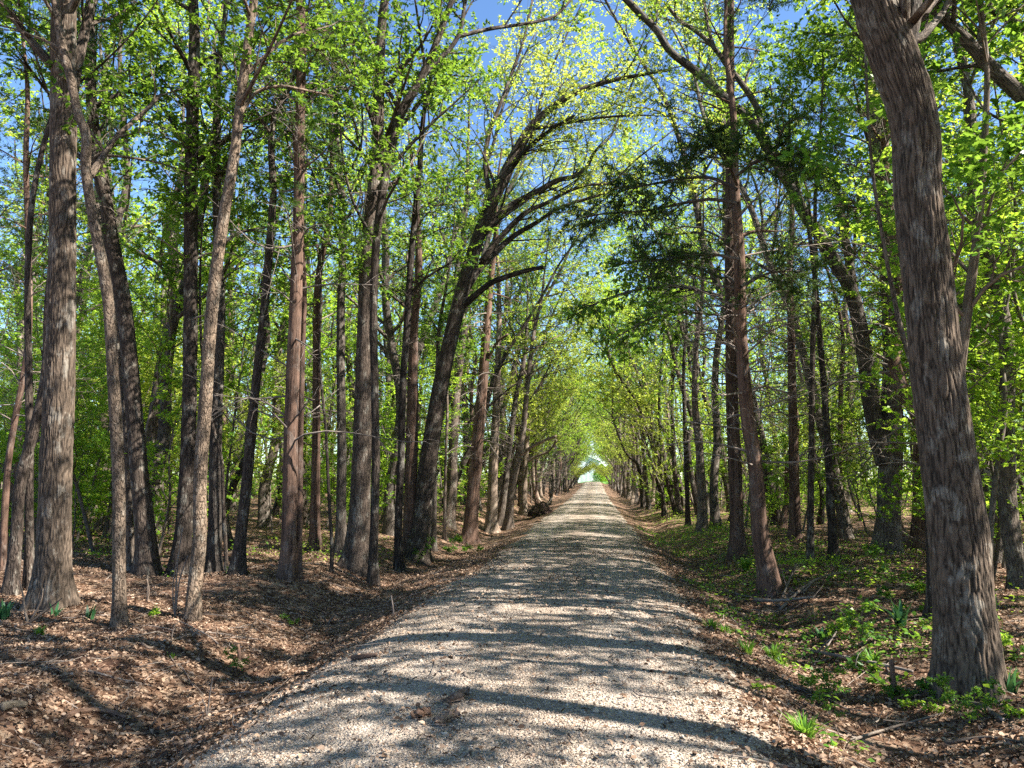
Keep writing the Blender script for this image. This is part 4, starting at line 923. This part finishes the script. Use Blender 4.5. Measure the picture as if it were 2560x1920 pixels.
SEED = [under(.55, .005, 'leaf', (.08, .045), 6, .3, .1, 7), under(.35, .004, 'leafb', (.07, .042), 5, .24, .06, 7), under(.8, .006, 'leaf', (.08, .045), 8, .4, .15, 7)]
for i, (px, py) in enumerate([(1970, 1500), (2035, 1505), (2120, 1470), (2170, 1440), (1975, 1535), (2050, 1560), (1940, 1520), (2195, 1560), (1820, 1520), (1710, 1490), (1650, 1500), (1890, 1420), (1965, 1320), (1830, 1370), (2080, 1545),
                              (2150, 1520), (2005, 1545), (2110, 1560), (1860, 1480), (1990, 1290), (1930, 1290), (2200, 1480), (2180, 1400), (1770, 1560), (622, 1345), (340, 1330), (522, 1460), (1000, 1195), (780, 1200), (905, 1215), (1022, 1190)]):
    D, b = G(px, py); left = px < 1200
    lab = 'small leafy seedling on the left forest floor' if left else 'small leafy green seedling in the leaf litter around the massive right oak'
    plant(SEED[i % 3], 'seedling', b[0], b[1], lab, 'seedling', 'seedlings on the left floor' if left else 'seedlings near the massive oak', (rng.uniform(.6, 1.05) * (.5 if D < 7.5 or px < 700 else 1),) * 2)

# root mound on the left verge
def mound():
    D, b = G(1168, 1113); root = thing('root_mound', b + [0, 0, -.05], 'dark earthy root mound with roots sticking out on the left verge', 'root mound')
    a = np.linspace(0, 2 * np.pi, 40, endpoint=False); t = np.linspace(0, np.pi / 2, 14)
    A, T = np.meshgrid(a, t)
    rr = 1 + .7 * (fbm(np.cos(A) * 2 + 5, np.sin(A) * 2 + T * 2, 161) - .47) + .8 * (fbm(np.cos(A) * 6 + 5, np.sin(A) * 6 + T * 6, 171) - .47)
    V = np.stack([np.cos(A) * np.cos(T) * .62 * rr, np.sin(A) * np.cos(T) * .8 * rr, np.sin(T) * .55 * rr], -1).reshape(-1, 3)
    i = np.arange(14 * 40).reshape(14, 40); j = np.roll(i, -1, 1)
    link('earth', mesh('earth', [(V, np.stack([i[:-1], j[:-1], j[1:], i[1:]], -1).reshape(-1, 4), 0, {})], [M['soil']], True), root)
    for _ in range(30):
        d = nrm(np.array([rng.normal(), -abs(rng.normal()), rng.uniform(0, 1.)])); u = np.linspace(.5, rng.uniform(.9, 1.5), 7)[:, None]
        pl = d * u * [.75, .8, .65] + rng.normal(0, .04, (7, 3)); pl[:, 2] = np.maximum(pl[:, 2], .03)
        link('root', mesh('root', [tpart(pl[None], np.linspace(.045, .012, 7)[None], 6)], [M['twig']], True), root)
M['soil'] = plain('dark_soil', (.06, .034, .024), .95)
mound()
stick('bowed bare branch in front of the dark root mound', [(1142, 1100), (1168, 1106), (1196, 1092)], (4, 2), 'pale', [.1, .3, .5], 3)

# ------------------------------------------------------------------ white metal barn at the road's end
def barn():
    y0, x0, x1 = 186., -11., 1.5; z0 = float(gz(-4, y0)) - .1; hw, ha = 5.2, 7.6
    root = thing('metal_barn', (x0, y0, z0), 'white ribbed metal barn seen at the far end of the road', 'barn')
    W = x1 - x0; n = int(W / .3) * 4 + 1
    xs = np.linspace(0, W, n); ph = np.arange(n) % 4; yy = np.where((ph == 1) | (ph == 2), -.06, 0.)
    top = hw + (ha - hw) * (1 - np.abs(xs - W / 2) / (W / 2))
    lo = np.stack([xs, yy, 0 * xs], -1); hi = np.stack([xs, yy, top], -1); i = np.arange(n)
    f = np.stack([i[:-1], i[1:], i[1:] + n, i[:-1] + n], -1)
    link('wall', mesh('wall', [(np.concatenate([lo, hi]), f, 0, {})], [M['whitemetal']]), root)
    def box(a, b):
        v = np.array([[x, y, z] for x in (a[0], b[0]) for y in (a[1], b[1]) for z in (a[2], b[2])], float)
        return v, np.array([[0, 1, 3, 2], [4, 6, 7, 5], [0, 4, 5, 1], [2, 3, 7, 6], [0, 2, 6, 4], [1, 5, 7, 3]])
    for xa in (0, W):
        v, fc = box((xa - .05, .08, 0), (xa + .05, 16, hw)); link('wall', mesh('wall', [(v, fc, 0, {})], [M['whitemetal']]), root)
    for s in (0, 1):
        a = np.array([-.4, 0, hw - .12]) if s == 0 else np.array([W + .4, 0, hw - .12]); b = np.array([W / 2, 0, ha + .06])
        v = np.array([a + [0, -.35, 0], b + [0, -.35, 0], b + [0, 16.3, 0], a + [0, 16.3, 0]]); v = np.concatenate([v, v + [0, 0, .1]])
        link('roof', mesh('roof', [(v, np.array([[0, 1, 2, 3], [7, 6, 5, 4], [0, 4, 5, 1], [1, 5, 6, 2], [2, 6, 7, 3], [3, 7, 4, 0]]), 0, {})], [M['roofmetal']]), root)
    v, fc = box((1.2, -.14, 0), (4.2, -.07, 3.0)); link('door', mesh('door', [(v, fc, 0, {})], [M['whitemetal']]), root)
barn()
def evergreen(px, D, h, w, label):
    x, y, _ = P(px, 1040, D); z = float(gz(x, y)); root = thing('evergreen_bush', (x, y, z), label, 'tree')
    pl = np.stack([np.zeros(10), np.zeros(10), np.linspace(-.1, h, 10)], -1); rl = np.linspace(.14, .02, 10)
    link('trunk', mesh('trunk', [tpart(pl[None], rl[None], 8)], [M['cedar']], True), root)
    m = 9000; t = rng.uniform(0, 1, m) ** .8; a = rng.uniform(0, 6.28, m); r = 1.35 * w * (1 - t ** 3) * (rng.uniform(0, 1, m) ** .45) * (.45 + .9 * fbm(a * 1.6 + 3, t * 5, 181, 3))
    c = np.stack([np.cos(a) * r, np.sin(a) * r, .15 + t * h], -1); l = rng.uniform(.12, .28, m)
    v, f, tt = leaf_geo(c, rng.normal(0, 1, (m, 3)) + [0, 0, .4], rng.normal(0, 1, (m, 3)), l, l * .5)
    link('crown', mesh('crown', [(v, f, 0, {'tint': tt})], [M['leafb']]), root)
evergreen(1300, 172, 3.9, 1.7, 'rounded dark bush right of the white barn at the end of the road')
evergreen(1322, 176, 4.2, 2.2, 'second rounded bush closing the road end beyond the right-hand trees')

# ------------------------------------------------------------------ light
SUN_EL, BEHIND = R_(45), R_(16)
sd = np.array([math.cos(SUN_EL) * math.cos(BEHIND), -math.cos(SUN_EL) * math.sin(BEHIND), math.sin(SUN_EL)])
sun = bpy.data.lights.new('sun', 'SUN'); so = bpy.data.objects.new('sun', sun); COL.objects.link(so)
sun.energy = 5.0; sun.angle = R_(.53); sun.color = (1, .955, .885)
from mathutils import Vector
so.rotation_euler = Vector(sd).to_track_quat('Z', 'Y').to_euler(); so.location = (20, -5, 30)
W = bpy.data.worlds.new('World'); S.world = W; W.use_nodes = True
nt = W.node_tree; bg = nt.nodes['Background']
sky = nt.nodes.new('ShaderNodeTexSky'); sky.sky_type = 'NISHITA'; sky.sun_disc = False
sky.sun_elevation = SUN_EL; sky.sun_rotation = math.atan2(sd[0], sd[1]); sky.air_density = .8; sky.dust_density = .15; sky.ozone_density = 3.0
hs = nt.nodes.new('ShaderNodeHueSaturation'); hs.inputs['Saturation'].default_value = 1.08
nt.links.new(sky.outputs[0], hs.inputs['Color']); nt.links.new(hs.outputs[0], bg.inputs[0]); bg.inputs[1].default_value = .086
S.view_settings.view_transform = 'Standard'; S.view_settings.look = 'None'; S.view_settings.exposure = 2.0; S.view_settings.gamma = 1
cy = S.cycles
cy.max_bounces = 7; cy.diffuse_bounces = 4; cy.glossy_bounces = 2; cy.transmission_bounces = 4; cy.caustics_reflective = False; cy.caustics_refractive = False
cy.use_denoising = False
